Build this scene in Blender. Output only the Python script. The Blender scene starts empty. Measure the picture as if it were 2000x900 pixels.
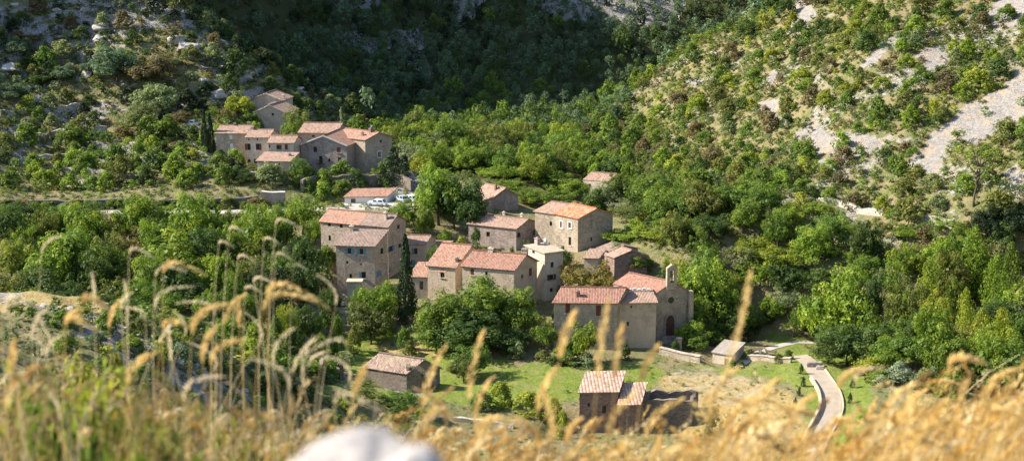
import bpy, bmesh, math, random
import numpy as np
from mathutils import Vector
R = math.radians
rnd = random.Random(7)
NR = np.random.default_rng(11)
scn = bpy.context.scene
COL = scn.collection

# ------------------------------------------------------------------ camera
CAM_Z, PITCH, FPX = 75.0, R(13.5), 2778.0
cp, sp = math.cos(PITCH), math.sin(PITCH)
cam = bpy.data.cameras.new('camera'); camo = bpy.data.objects.new('camera', cam); COL.objects.link(camo)
camo.location = (0, 0, CAM_Z); camo.rotation_euler = (math.pi/2-PITCH, 0, 0)
cam.sensor_width = 36; cam.lens = 36*FPX/2000; cam.clip_start = .1; cam.clip_end = 3000
cam.dof.use_dof = True; cam.dof.focus_distance = 255; cam.dof.aperture_fstop = 3.6
scn.camera = camo

def ray(px, py):
    rx, ry = (px-1000)/FPX, -(py-450)/FPX
    return Vector((rx, cp+ry*sp, -sp+ry*cp))
def at(px, py, Y):
    d = ray(px, py); t = Y/d.y
    return Vector((d.x*t, Y, CAM_Z+d.z*t))
def proj(x, y, z):
    dz = z-CAM_Z
    dep = y*cp-dz*sp
    up = y*sp+dz*cp
    dep = np.where(np.abs(dep) < .01, .01, dep)
    return 1000+FPX*x/dep, 450-FPX*up/dep
def ppm(Y, py=450):            # photo pixels per metre at forward distance Y
    return FPX/(Y*ray(1000, py).length/ray(1000, py).y)

# ------------------------------------------------------------------ noise
def _hash(ix, iy, s):
    h = (ix.astype(np.int64)*374761393+iy.astype(np.int64)*668265263+s*974711) & 0x7fffffff
    h = ((h ^ (h >> 13))*1274126177) & 0x7fffffff
    return ((h ^ (h >> 16)) & 0xffff)/65535.0
def vnoise(x, y, s=0):
    x = np.asarray(x, float); y = np.asarray(y, float)
    ix, iy = np.floor(x), np.floor(y); fx, fy = x-ix, y-iy
    fx = fx*fx*(3-2*fx); fy = fy*fy*(3-2*fy)
    a, b = _hash(ix, iy, s), _hash(ix+1, iy, s); c, d = _hash(ix, iy+1, s), _hash(ix+1, iy+1, s)
    return (a*(1-fx)+b*fx)*(1-fy)+(c*(1-fx)+d*fx)*fy
def fbm(x, y, s=0, o=4):
    t = 0; a = .5; n = 0
    for i in range(o):
        t = t+a*vnoise(np.asarray(x)*2**i, np.asarray(y)*2**i, s+i*17); n += a; a *= .5
    return t/n
def sstep(a, b, x):
    t = np.clip((np.asarray(x, float)-a)/(b-a), 0, 1); return t*t*(3-2*t)
def inpoly(px, py, poly):
    px = np.asarray(px, float); py = np.asarray(py, float); c = np.zeros(px.shape, bool)
    n = len(poly); j = n-1
    for i in range(n):
        xi, yi = poly[i]; xj, yj = poly[j]
        if yi != yj:
            c ^= ((yi > py) != (yj > py)) & (px < (xj-xi)*(py-yi)/(yj-yi)+xi)
        j = i
    return c

# ------------------------------------------------------------------ object helpers
def put(o, parent=None):
    COL.objects.link(o)
    if parent is not None: o.parent = parent
    return o
def tag(o, label=None, cat=None, group=None, kind=None):
    if label: o['label'] = label
    if cat: o['category'] = cat
    if group: o['group'] = group
    if kind: o['kind'] = kind
    return o
def empty(name, loc, label=None, cat=None, group=None, rz=0):
    o = bpy.data.objects.new(name, None); o.location = loc; o.rotation_euler = (0, 0, rz); o.empty_display_size = .5
    put(o); return tag(o, label, cat, group)
def mesh_obj(name, verts, faces, mat, parent=None, uvs=None, smooth=False, vnorm=None):
    me = bpy.data.meshes.new(name); me.from_pydata([tuple(v) for v in verts], [], faces)
    if mat is not None: me.materials.append(mat)
    if uvs is not None:
        l = me.uv_layers.new(name='UVMap')
        l.data.foreach_set('uv', np.asarray(uvs, np.float32).ravel())
    if smooth: me.polygons.foreach_set('use_smooth', [True]*len(me.polygons))
    me.update()
    return put(bpy.data.objects.new(name, me), parent)
def np_mesh(name, V, F, mat, fattr=None, smooth=False):   # V (n,3), F (m,k) arrays, built fast
    me = bpy.data.meshes.new(name); V = np.asarray(V, np.float32); F = np.asarray(F, np.int32); k = F.shape[1]
    me.vertices.add(len(V)); me.vertices.foreach_set('co', V.ravel())
    me.loops.add(F.size); me.loops.foreach_set('vertex_index', F.ravel())
    me.polygons.add(len(F)); me.polygons.foreach_set('loop_start', np.arange(0, F.size, k, dtype=np.int32))
    me.polygons.foreach_set('loop_total', np.full(len(F), k, np.int32))
    if smooth: me.polygons.foreach_set('use_smooth', np.ones(len(F), bool))
    if mat is not None: me.materials.append(mat)
    me.update(calc_edges=True)
    if fattr:
        for nm, arr in fattr.items():
            a = me.attributes.new(nm, 'FLOAT', 'FACE'); a.data.foreach_set('value', np.asarray(arr, np.float32))
    return me
class MB:
    """collects boxes, tubes and polygons for one mesh"""
    def __init__(s): s.v = []; s.f = []
    def add(s, vs, fs):
        n = len(s.v); s.v += [tuple(v) for v in vs]; s.f += [tuple(i+n for i in f) for f in fs]
    def box(s, c, sx, sy, sz, ux=Vector((1, 0, 0)), uy=Vector((0, 1, 0)), uz=Vector((0, 0, 1)), taper=1.0):
        c = Vector(c); vs = []
        for k, t in ((-.5, 1), (.5, taper)):
            for a, b in ((-.5, -.5), (.5, -.5), (.5, .5), (-.5, .5)):
                vs.append(c+ux*(a*sx*t)+uy*(b*sy*t)+uz*(k*sz))
        s.add(vs, [(3, 2, 1, 0), (4, 5, 6, 7), (0, 1, 5, 4), (1, 2, 6, 5), (2, 3, 7, 6), (3, 0, 4, 7)])
    def tube(s, pts, rads, n=6, cap=True):
        pts = [Vector(p) for p in pts]; rings = []; base = len(s.v)
        for i, p in enumerate(pts):
            d = (pts[min(i+1, len(pts)-1)]-pts[max(i-1, 0)]).normalized()
            a = d.cross(Vector((0, 0, 1)) if abs(d.z) < .9 else Vector((1, 0, 0))).normalized(); b = d.cross(a)
            for k in range(n):
                t = 2*math.pi*k/n; s.v.append(tuple(p+(a*math.cos(t)+b*math.sin(t))*rads[i]))
        for i in range(len(pts)-1):
            for k in range(n):
                s.f.append((base+i*n+k, base+i*n+(k+1) % n, base+(i+1)*n+(k+1) % n, base+(i+1)*n+k))
        if cap:
            s.f.append(tuple(base+k for k in range(n))[::-1]); s.f.append(tuple(base+(len(pts)-1)*n+k for k in range(n)))
    def poly(s, vs): s.add(vs, [tuple(range(len(vs)))])
    def build(s, name, mat, parent=None, origin=None, smooth=False):
        o = Vector(origin) if origin is not None else Vector((0, 0, 0))
        return mesh_obj(name, [Vector(v)-o for v in s.v], s.f, mat, parent, smooth=smooth)

# ------------------------------------------------------------------ materials
def new_mat(name):
    m = bpy.data.materials.new(name); m.use_nodes = True; nt = m.node_tree; nt.nodes.clear()
    return m, nt
def N(nt, typ, **kw):
    n = nt.nodes.new(typ)
    for k, v in kw.items():
        if k.startswith('i_'):
            key = k[2:]; n.inputs[int(key) if key.isdigit() else key].default_value = v
        else: setattr(n, k, v)
    return n
def ramp(nt, fac, stops, interp='LINEAR'):
    r = N(nt, 'ShaderNodeValToRGB'); r.color_ramp.interpolation = interp
    e = r.color_ramp.elements
    while len(e) < len(stops): e.new(.5)
    for el, (p, c) in zip(e, stops):
        el.position = p; el.color = (c[0], c[1], c[2], 1) if not isinstance(c, (int, float)) else (c, c, c, 1)
    nt.links.new(fac, r.inputs[0]); return r.outputs[0]
def noise(nt, vec, scale, detail=4, rough=.55, out=0):
    n = N(nt, 'ShaderNodeTexNoise', i_Scale=scale, i_Detail=detail, i_Roughness=rough)
    if vec is not None: nt.links.new(vec, n.inputs['Vector'])
    return n.outputs[out]
def mix(nt, fac, a, b, typ='MIX'):
    m = N(nt, 'ShaderNodeMix', data_type='RGBA', blend_type=typ)
    for s, v in ((0, fac), (6, a), (7, b)):
        if isinstance(v, (int, float)): m.inputs[s].default_value = v
        elif isinstance(v, (tuple, list)): m.inputs[s].default_value = (v[0], v[1], v[2], 1)
        else: nt.links.new(v, m.inputs[s])
    return m.outputs[2]
def mth(nt, op, a, b=0.0, c=0.0):
    m = N(nt, 'ShaderNodeMath', operation=op)
    for i, v in enumerate((a, b, c)):
        if isinstance(v, (int, float)): m.inputs[i].default_value = v
        else: nt.links.new(v, m.inputs[i])
    return m.outputs[0]
def finish(nt, color, rough=.85, bump=None, bstr=.4, bdist=.05, spec=.25, metallic=0.0):
    b = N(nt, 'ShaderNodeBsdfPrincipled'); o = N(nt, 'ShaderNodeOutputMaterial')
    b.inputs['Roughness'].default_value = rough; b.inputs['Specular IOR Level'].default_value = spec
    b.inputs['Metallic'].default_value = metallic
    if isinstance(color, (tuple, list)): b.inputs['Base Color'].default_value = (*color[:3], 1)
    else: nt.links.new(color, b.inputs['Base Color'])
    if bump is not None:
        bn = N(nt, 'ShaderNodeBump', i_Strength=bstr, i_Distance=bdist)
        nt.links.new(bump, bn.inputs['Height']); nt.links.new(bn.outputs[0], b.inputs['Normal'])
    nt.links.new(b.outputs[0], o.inputs[0]); return b
def plain(name, color, rough=.6, var=.25, scale=3., metallic=0.0, spec=.3):
    m, nt = new_mat(name); tc = N(nt, 'ShaderNodeTexCoord').outputs['Object']
    n = noise(nt, tc, scale, 3); c = ramp(nt, n, [(.25, tuple(x*(1-var) for x in color)), (.75, tuple(min(1, x*(1+var)) for x in color))])
    finish(nt, c, rough, n, .15, .02, spec, metallic); return m
def stone_mat(name, base, mortar=1.25, stone=.42, var=.5, plaster=.0, stain=.7, tint2=None):
    """rubble masonry: irregular stones in courses, lime mortar, patches of render, rain stains with a shape of their own"""
    m, nt = new_mat(name); g = N(nt, 'ShaderNodeNewGeometry').outputs['Position']
    mp = N(nt, 'ShaderNodeMapping'); mp.inputs['Scale'].default_value = (1/stone, 1/stone, 1.7/stone); nt.links.new(g, mp.inputs[0])
    vo = N(nt, 'ShaderNodeTexVoronoi', i_Scale=1.0, i_Randomness=.8); nt.links.new(mp.outputs[0], vo.inputs['Vector'])
    ve = N(nt, 'ShaderNodeTexVoronoi', feature='DISTANCE_TO_EDGE', i_Scale=1.0, i_Randomness=.8); nt.links.new(mp.outputs[0], ve.inputs['Vector'])
    sep = N(nt, 'ShaderNodeSeparateColor'); nt.links.new(vo.outputs['Color'], sep.inputs[0])
    b2 = tint2 or tuple(x*.72 for x in base)
    c = mix(nt, sep.outputs[0], tuple(x*(1-var) for x in base), tuple(x*(1+var) for x in base))
    c = mix(nt, mth(nt, 'MULTIPLY', sep.outputs[1], .6), c, b2)
    e = ramp(nt, ve.outputs['Distance'], [(.0, 1.0), (.12, .0)])
    c = mix(nt, mth(nt, 'MULTIPLY', e, .7), c, tuple(min(.8, x*mortar) for x in base))
    big = noise(nt, g, .45, 5, .6)
    pl = ramp(nt, noise(nt, g, .28, 6, .62), [(.62-plaster*.5, 0.0), (.68-plaster*.5, 1.0)])
    c = mix(nt, mth(nt, 'MULTIPLY', pl, min(1, plaster*1.6)), c, tuple(min(.8, x*1.22) for x in base))
    st = N(nt, 'ShaderNodeMapping'); st.inputs['Scale'].default_value = (1.1, 1.1, .16); nt.links.new(g, st.inputs[0])
    streak = ramp(nt, noise(nt, st.outputs[0], 1.3, 5, .6), [(.45, 0.0), (.75, 1.0)])
    c = mix(nt, mth(nt, 'MULTIPLY', streak, stain), c, mix(nt, .6, c, (.13, .115, .1)))
    c = mix(nt, ramp(nt, big, [(.35, 0.0), (.7, .55)]), c, mix(nt, .5, c, tuple(x*y for x, y in zip(base, (1.18, 1.0, .82)))))
    pt = noise(nt, g, .75, 4, .7); c = mix(nt, ramp(nt, pt, [(.38, .55), (.52, 0.0)]), c, mix(nt, .55, c, tuple(x*y for x, y in zip(base, (.45, .42, .4)))))
    pq = noise(nt, g, .33, 3, .6, 0); c = mix(nt, ramp(nt, pq, [(.5, 0.0), (.64, .45)]), c, tuple(min(.75, x*1.35) for x in base))
    finish(nt, c, .92, mth(nt, 'SUBTRACT', sep.outputs[2], mth(nt, 'MULTIPLY', e, 1.5)), .55, .06, .15); return m
def tile_mat(name, base, var=.4, dark=.35, pitch=.26, lichen=.35):
    """canal tiles: UV u along the eave, v up the slope, both in metres"""
    m, nt = new_mat(name); uv = N(nt, 'ShaderNodeUVMap', uv_map='UVMap').outputs[0]
    s = N(nt, 'ShaderNodeSeparateXYZ'); nt.links.new(uv, s.inputs[0])
    cu = mth(nt, 'DIVIDE', s.outputs[0], pitch); cv = mth(nt, 'DIVIDE', s.outputs[1], .42)
    fu = mth(nt, 'FRACT', cu); wave = mth(nt, 'SINE', mth(nt, 'MULTIPLY', fu, math.pi))
    cb = N(nt, 'ShaderNodeCombineXYZ'); nt.links.new(mth(nt, 'FLOOR', cu), cb.inputs[0]); nt.links.new(mth(nt, 'FLOOR', cv), cb.inputs[1])
    wn = N(nt, 'ShaderNodeTexWhiteNoise', noise_dimensions='2D'); nt.links.new(cb.outputs[0], wn.inputs['Vector'])
    sc = N(nt, 'ShaderNodeSeparateColor'); nt.links.new(wn.outputs['Color'], sc.inputs[0])
    c = mix(nt, sc.outputs[0], tuple(x*(1-var) for x in base), tuple(min(.9, x*(1+var*.9)) for x in base))
    c = mix(nt, mth(nt, 'MULTIPLY', sc.outputs[1], .5), c, (base[0]*1.05, base[0]*.85, base[0]*.7))
    big = noise(nt, uv, .55, 6, .65)
    c = mix(nt, ramp(nt, big, [(.45, 0.0), (.72, lichen)]), c, (.16, .15, .13))
    c = mix(nt, ramp(nt, noise(nt, uv, 1.7, 4, .6), [(.5, 0.0), (.75, .5)]), c, tuple(min(.9, x*1.3) for x in base))
    gap = ramp(nt, wave, [(.0, 1.0), (.45, 0.0)])
    c = mix(nt, mth(nt, 'MULTIPLY', gap, dark), c, tuple(x*.35 for x in base))
    h = mth(nt, 'ADD', wave, mth(nt, 'MULTIPLY', mth(nt, 'FRACT', cv), -.35))
    finish(nt, c, .85, h, .8, .07, .2); return m
M = {}
M['grey'] = stone_mat('grey_rubble_stone', (.375, .315, .245), plaster=.3)
M['tan'] = stone_mat('tan_rubble_stone', (.40, .33, .26), plaster=.35)
M['warm'] = stone_mat('warm_rendered_stone', (.445, .365, .275), plaster=.6, stain=.35)
M['pale'] = stone_mat('pale_rendered_stone', (.49, .42, .335), plaster=.65, stain=.35)
M['mauve'] = stone_mat('mauve_rubble_stone', (.34, .285, .255), plaster=.15, tint2=(.27, .2, .17))
M['red'] = stone_mat('reddish_rubble_stone', (.27, .19, .16), plaster=.0, tint2=(.2, .14, .12))
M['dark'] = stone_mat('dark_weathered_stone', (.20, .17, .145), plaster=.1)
M['drystone'] = stone_mat('dry_stone', (.40, .36, .32), mortar=.35, stone=.5, plaster=0, stain=.2)
M['lime'] = stone_mat('pale_limestone_coping', (.43, .385, .33), mortar=.7, stone=.8, plaster=.4, stain=.2)
M['white'] = plain('white_render', (.66, .63, .58), .8, .1)
M['t_orange'] = tile_mat('orange_clay_tiles', (.56, .125, .035), var=.2, lichen=.1, dark=.2)
M['t_rust'] = tile_mat('rust_clay_tiles', (.355, .175, .115), lichen=.25)
M['t_pink'] = tile_mat('pink_clay_tiles', (.345, .21, .15), lichen=.4)
M['t_red'] = tile_mat('red_clay_tiles', (.31, .14, .095), lichen=.22)
M['t_brown'] = tile_mat('brown_clay_tiles', (.265, .18, .145), lichen=.45)
M['t_cream'] = tile_mat('cream_clay_tiles', (.46, .38, .285), var=.2, lichen=.15)
M['t_grey'] = tile_mat('grey_stone_tiles', (.36, .325, .285), var=.3, lichen=.4)
M['t_mottle'] = tile_mat('mottled_old_tiles', (.33, .215, .17), var=.7, lichen=.75, dark=.5)
M['t_stripe'] = tile_mat('streaky_clay_tiles', (.47, .285, .21), var=.45, pitch=.5, dark=.8, lichen=.3)
M['glass'] = plain('dark_window_glass', (.022, .024, .028), .2, .3, spec=.5)
M['s_blue'] = plain('blue_shutter_paint', (.10, .19, .30), .6, .15)
M['s_teal'] = plain('teal_shutter_paint', (.11, .25, .29), .6, .15)
M['s_brown'] = plain('brown_shutter_paint', (.13, .05, .035), .6, .2)
M['s_red'] = plain('dark_red_shutter_paint', (.15, .045, .035), .6, .2)
M['s_pale'] = plain('pale_blue_shutter_paint', (.55, .60, .66), .6, .1)
M['wood'] = plain('weathered_wood', (.12, .085, .055), .8, .3)
M['door'] = plain('red_brown_door', (.10, .045, .032), .7, .3)
M['bark'] = plain('tree_bark', (.11, .085, .062), .95, .45, 6.)
M['metal'] = plain('grey_metal', (.3, .3, .3), .4, .1, metallic=.6)
# ------------------------------------------------------------------ terrain
CP = [ # photo pixel + forward distance of points on the ground
(1180,692,225),(1000,700,223),(850,690,226),(720,690,228),(640,665,232),(770,760,206),(1130,865,188),(1350,850,190),(1000,760,208),(1250,740,214),
(1400,714,221),(1480,685,230),(1560,665,240),(1590,720,219),(1610,850,188),(1450,780,204),(1700,700,224),(1900,700,224),(1905,760,207),
(690,572,252),(850,592,246),(1000,482,279),(1129,492,271),(640,505,268),(960,412,302),(1190,388,323),(1230,540,256),(640,352,314),(550,335,306),(715,400,296),(760,345,316),(460,322,314),
(100,415,285),(300,415,286),(450,415,288),(560,410,291),(800,398,296),(525,264,346),(1310,680,229),
(100,592,242),(300,596,244),(500,596,246),(100,575,176),(250,596,180),(100,640,152),(250,655,158),(400,655,190),(450,715,178),(550,690,205),(620,725,205),(600,800,182),(500,770,176),(720,790,190),(850,850,187),
(50,350,306),(200,340,309),(50,250,330),(50,100,360),(50,0,377),(200,0,380),(300,250,333),(300,100,362),(330,0,386),(440,110,368),(470,172,357),(400,330,309),(420,250,330),
(600,150,470),(700,100,492),(600,50,498),(800,0,535),(500,20,488),(820,230,442),(900,200,452),(1000,150,470),(1000,0,522),(1200,0,520),(1200,150,472),(1100,232,440),(1350,60,512),(450,60,475),(720,220,432),
(780,330,345),(900,330,350),(1000,280,388),(1100,300,372),(1060,350,330),
(1400,430,267),(1700,500,250),(1700,400,268),(1700,250,296),(1700,100,328),(1560,0,405),(1350,95,425),(1220,195,410),(1145,290,386),(1300,350,318),(1250,430,287),(2000,0,335),(2000,200,287),(2000,400,247),(2000,550,224),(1900,620,223),(1500,300,318),(1500,150,362),(1850,80,328),(1450,640,246),(1990,800,196),(1950,720,215),(1800,760,204),(2000,650,226),(2090,760,206),(2090,650,226),(1850,600,236),(1750,600,236),(1600,600,242),
]
CW = [(60,470,8),(90,490,20),(30,445,2),(120,480,30),(-75,425,16),(-45,410,10),(-110,440,40),(-95,450,30),
(150,250,66),(175,340,95),(180,150,60),(150,450,84),(220,250,100),(-150,300,34),(-160,390,105),(-150,200,20),(-220,300,40),(-220,400,95),  # left flank raised out of view so that it shades the upper left hill
(0,600,114),(-70,575,95),(-150,480,150),(-150,540,166),(-220,500,215),(-220,560,215),(-150,630,195),(100,600,100),(200,600,130),(0,660,125),(220,480,120),  # unseen left-back ridge, added and shaped to throw shade over the gorge
(0,60,36),(-45,60,42),(45,60,36),(0,110,12),(-45,115,32),(-90,115,34),(45,110,14),(90,110,30),(0,150,-3),(40,150,-3),(70,160,2),(-120,150,26),(-90,60,42),(90,60,45),(-10,160,2),(0,0,70),(120,60,60),(-150,60,50),(150,100,55)]
_c = [tuple(at(*c)) for c in CP]+[(x, y, z) for x, y, z in CW]
_c = np.array(_c, float); PX, PY, PZ = _c.T
def _k(r2):
    return .5*r2*np.log(r2+1e-9)
S_ = 100.0
_x, _y = PX/S_, PY/S_; n_ = len(_x)
_A = np.zeros((n_+3, n_+3)); _A[:n_, :n_] = _k((_x[:, None]-_x)**2+(_y[:, None]-_y)**2)+np.eye(n_)*2e-4
_A[:n_, n_] = 1; _A[:n_, n_+1] = _x; _A[:n_, n_+2] = _y; _A[n_:, :n_] = _A[:n_, n_:].T
_w = np.linalg.solve(_A, np.concatenate([PZ, [0, 0, 0]]))
def tps(x, y):
    x = np.asarray(x, float)/S_; y = np.asarray(y, float)/S_; out = np.empty(x.shape)
    xf, yf = x.ravel(), y.ravel(); of = out.ravel()
    for i in range(0, xf.size, 20000):
        a, b = xf[i:i+20000], yf[i:i+20000]
        of[i:i+20000] = _k((a[:, None]-_x)**2+(b[:, None]-_y)**2)@_w[:n_]+_w[n_]+a*_w[n_+1]+b*_w[n_+2]
    return of.reshape(x.shape)
GX0, GX1, GY0, GY1 = -220, 220, -16, 640
xs = np.arange(GX0, GX1+1.); ys = np.arange(GY0, GY1+1.)
XX, YY = np.meshgrid(xs, ys)
T = tps(XX, YY)
# masks that say what grows or lies where, read through the photograph's layout
SCREE = [
 [(1591,-80),(1551,13),(1529,67),(1551,71),(1582,40),(1620,-80)],
 [(2100,-60),(1960,-10),(1929,31),(1938,67),(2000,45),(2100,20)],
 [(2110,80),(1955,164),(1844,240),(1778,311),(1769,356),(1831,338),(1867,285),(2000,249),(2110,190)],
 [(1773,53),(1689,102),(1671,142),(1702,129),(1769,84)],
 [(1867,84),(1787,102),(1822,151),(1858,124)],
 [(1538,262),(1591,240),(1625,262),(1700,260),(1785,273),(1720,288),(1600,300)],
 [(1449,204),(1520,200),(1538,249),(1507,240)],
 [(1590,305),(1640,310),(1660,330),(1620,335)],
 [(1387,142),(1333,173),(1340,178),(1400,155)],
 [(1982,311),(1929,378),(1955,395),(2000,340)],
 [(1500,120),(1515,95),(1530,110),(1515,130)],[(1500,140),(1525,150),(1515,168),(1495,160)],
]
GREENP = [[(600,650),(840,655),(880,700),(1100,715),(1290,700),(1290,760),(1000,800),(640,760)],[(1480,655),(1660,650),(1700,760),(1680,870),(1560,870),(1570,740)],[(1340,720),(1570,700),(1570,760),(1500,740)]]
DRYP = [[(425,96),(560,103),(585,120),(440,114)],[(-60,560),(260,570),(300,600),(-60,605)],[(1290,735),(1440,735),(1560,775),(1560,860),(1330,860)],[(700,670),(840,670),(850,700),(760,690)]]
PALE = [[(1290,728),(1420,722),(1500,760),(1480,800),(1340,790)],[(655,725),(700,725),(712,760),(668,765)],[(600,570),(650,570),(700,600),(690,625),(620,625)]]
CLIFF = [[(640,62),(830,60),(830,92),(720,100)],[(880,-20),(960,-30),(925,35),(890,50)],[(1000,-30),(1350,-30),(1330,40),(1200,55),(1080,40)],[(790,95),(830,95),(845,140),(800,140)],[(660,-20),(760,-20),(740,15),(660,20)]]
def jit(px, py, a=14):
    return px+(fbm(px/28, py/28, 5, 3)-.5)*2*a, py+(fbm(px/28, py/28, 9, 3)-.5)*2*a
VX, VY = proj(XX, YY, T)
JX, JY = jit(VX, VY)
front = YY > 120
def anyp(polys, x=None, y=None):
    m = np.zeros(XX.shape, bool)
    for p in polys: m |= inpoly(JX if x is None else x, JY if y is None else y, p)
    return m & front
m_scree = anyp(SCREE).astype(float)
m_green = anyp(GREENP).astype(float); m_dry = anyp(DRYP).astype(float); m_pale = anyp(PALE).astype(float)
m_cliff = (anyp(CLIFF) & (YY > 430)).astype(float)
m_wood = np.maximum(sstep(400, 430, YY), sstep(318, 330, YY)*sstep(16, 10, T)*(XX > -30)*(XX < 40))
lefth = sstep(295, 312, YY)*sstep(-8, -26, XX-(YY-312)*-.05)*(1-sstep(415, 440, YY))
ledge = sstep(235, 215, YY)*sstep(-6, -18, XX)*sstep(100, 130, YY)
righth = sstep(0, 12, XX-22-.12*np.maximum(0, 300-YY)*1.2)*(T > 7)*(YY > 180)*(YY < 440)
# left hill: stepped terraces and broken ledges; right hill: a few low terraces
st = 3.1; ph = T/st+fbm(XX/22, YY/22, 3)*2.6; tz = (np.floor(ph)+sstep(.55, .95, ph-np.floor(ph))-ph)*st
T = T+lefth*tz*.3+ledge*tz*.3
rock = np.clip(lefth*(sstep(.5, .62, fbm(XX/13, YY/13, 21))*1.0+sstep(.6, .7, ph-np.floor(ph))*sstep(1, .9, ph-np.floor(ph))*.9*sstep(.42, .58, fbm(XX/17, YY/17, 28))), 0, 1)
rock = np.maximum(rock, .75*ledge*sstep(.54, .66, fbm(XX/9, YY/9, 23)))
rock = np.maximum(rock, m_cliff)
rock = np.maximum(rock, (YY > 425)*sstep(.64, .74, fbm(XX/18, YY/18, 31))*sstep(30, 60, T)*.8)
rock = np.maximum(rock, righth*sstep(.56, .66, fbm(XX/12, YY/12, 41))*.5)
T = T+lefth*(fbm(XX/7, YY/7, 51)-.5)*2.2+ledge*(fbm(XX/5, YY/5, 53)-.5)*1.6+righth*(fbm(XX/9, YY/9, 57)-.5)*1.6*(1-m_scree*.6)
T = T+(YY > 430)*(fbm(XX/16, YY/16, 61)-.5)*5+(fbm(XX/4, YY/4, 63)-.5)*.3
T = T-m_cliff*2.0
# level strips cut for the roads and the car park
def carve(pts, hw, dz=0.0):
    global T
    best = np.full(XX.shape, 1e9); zz = np.zeros(XX.shape)
    for a, b in zip(pts[:-1], pts[1:]):
        dx, dy = b[0]-a[0], b[1]-a[1]; t = np.clip(((XX-a[0])*dx+(YY-a[1])*dy)/(dx*dx+dy*dy), 0, 1)
        d = np.hypot(XX-a[0]-t*dx, YY-a[1]-t*dy); m = d < best; best[m] = d[m]; zz[m] = (a[2]+t*(b[2]-a[2]))[m]
    w = 1-sstep(hw, hw*2.2, best); T = T*(1-w)+(zz+dz)*w
ROAD_UP = [at(px, py, Y) for px, py, Y in ((-120,417,279),(0,415,281),(120,414,283),(250,414,285),(400,415,288),(520,412,290),(620,410,291),(720,408,291.5),(820,404,293))]
carve(ROAD_UP, 3.2)
ROAD_LO = [at(px, py, Y) for px, py, Y in ((1560,690,227),(1582,710,219.5),(1600,735,212.5),(1619,765,205.5),(1624,795,199.5),(1612,825,194),(1595,855,189),(1580,890,184),(1560,930,179))]
carve(ROAD_LO, 2.8)
LAWN_PATH = [at(px, py, Y) for px, py, Y in ((1440,704,222.5),(1478,690,228),(1515,677,233),(1560,668,237.5),(1610,672,238))]
carve(LAWN_PATH, 4.0)
CARPARK = [at(px, py, Y) for px, py, Y in ((665,402,294),(760,400,295),(830,396,297))]
carve(CARPARK, 4.0)
# the brow the photographer sits on
bl = .30*sstep(-.2, -1.6, XX/np.maximum(YY+3, 3)*4)
zn = 75-(1.30+.27*np.clip(YY, -20, 8.5)+.72*np.maximum(YY-8.5, 0))+bl+.1*(fbm(XX/1.5, YY/1.5, 71)-.5)
wb = sstep(10, 62, YY)
T = zn*(1-wb)+T*wb
def height(x, y):
    x = np.clip(np.asarray(x, float)-GX0, 0, len(xs)-1.001); y = np.clip(np.asarray(y, float)-GY0, 0, len(ys)-1.001)
    i = x.astype(int); j = y.astype(int); fx = x-i; fy = y-j
    return (T[j, i]*(1-fx)+T[j, i+1]*fx)*(1-fy)+(T[j+1, i]*(1-fx)+T[j+1, i+1]*fx)*fy
def hgt(x, y): return float(height(np.array([x]), np.array([y]))[0])
def mask_at(m, x, y):
    i = np.clip(np.round(np.asarray(x)-GX0).astype(int), 0, len(xs)-1); j = np.clip(np.round(np.asarray(y)-GY0).astype(int), 0, len(ys)-1)
    return m[j, i]
_tt = np.arange(120, 640, .4)
def hit(px, py):
    d = ray(px, py); y = _tt; k = y/d.y
    z = CAM_Z+d.z*k; b = np.nonzero(height(d.x*k, y) >= z)[0]
    Y = y[b[0]] if len(b) else 600.0
    x = d.x*Y/d.y
    return Vector((x, Y, hgt(x, Y)))
def flatten(x, y, r, z):          # a level yard under a building
    global T
    d = np.hypot(XX-x, YY-y); w = 1-sstep(r, r*1.7, d); T = T*(1-w)+z*w

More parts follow.
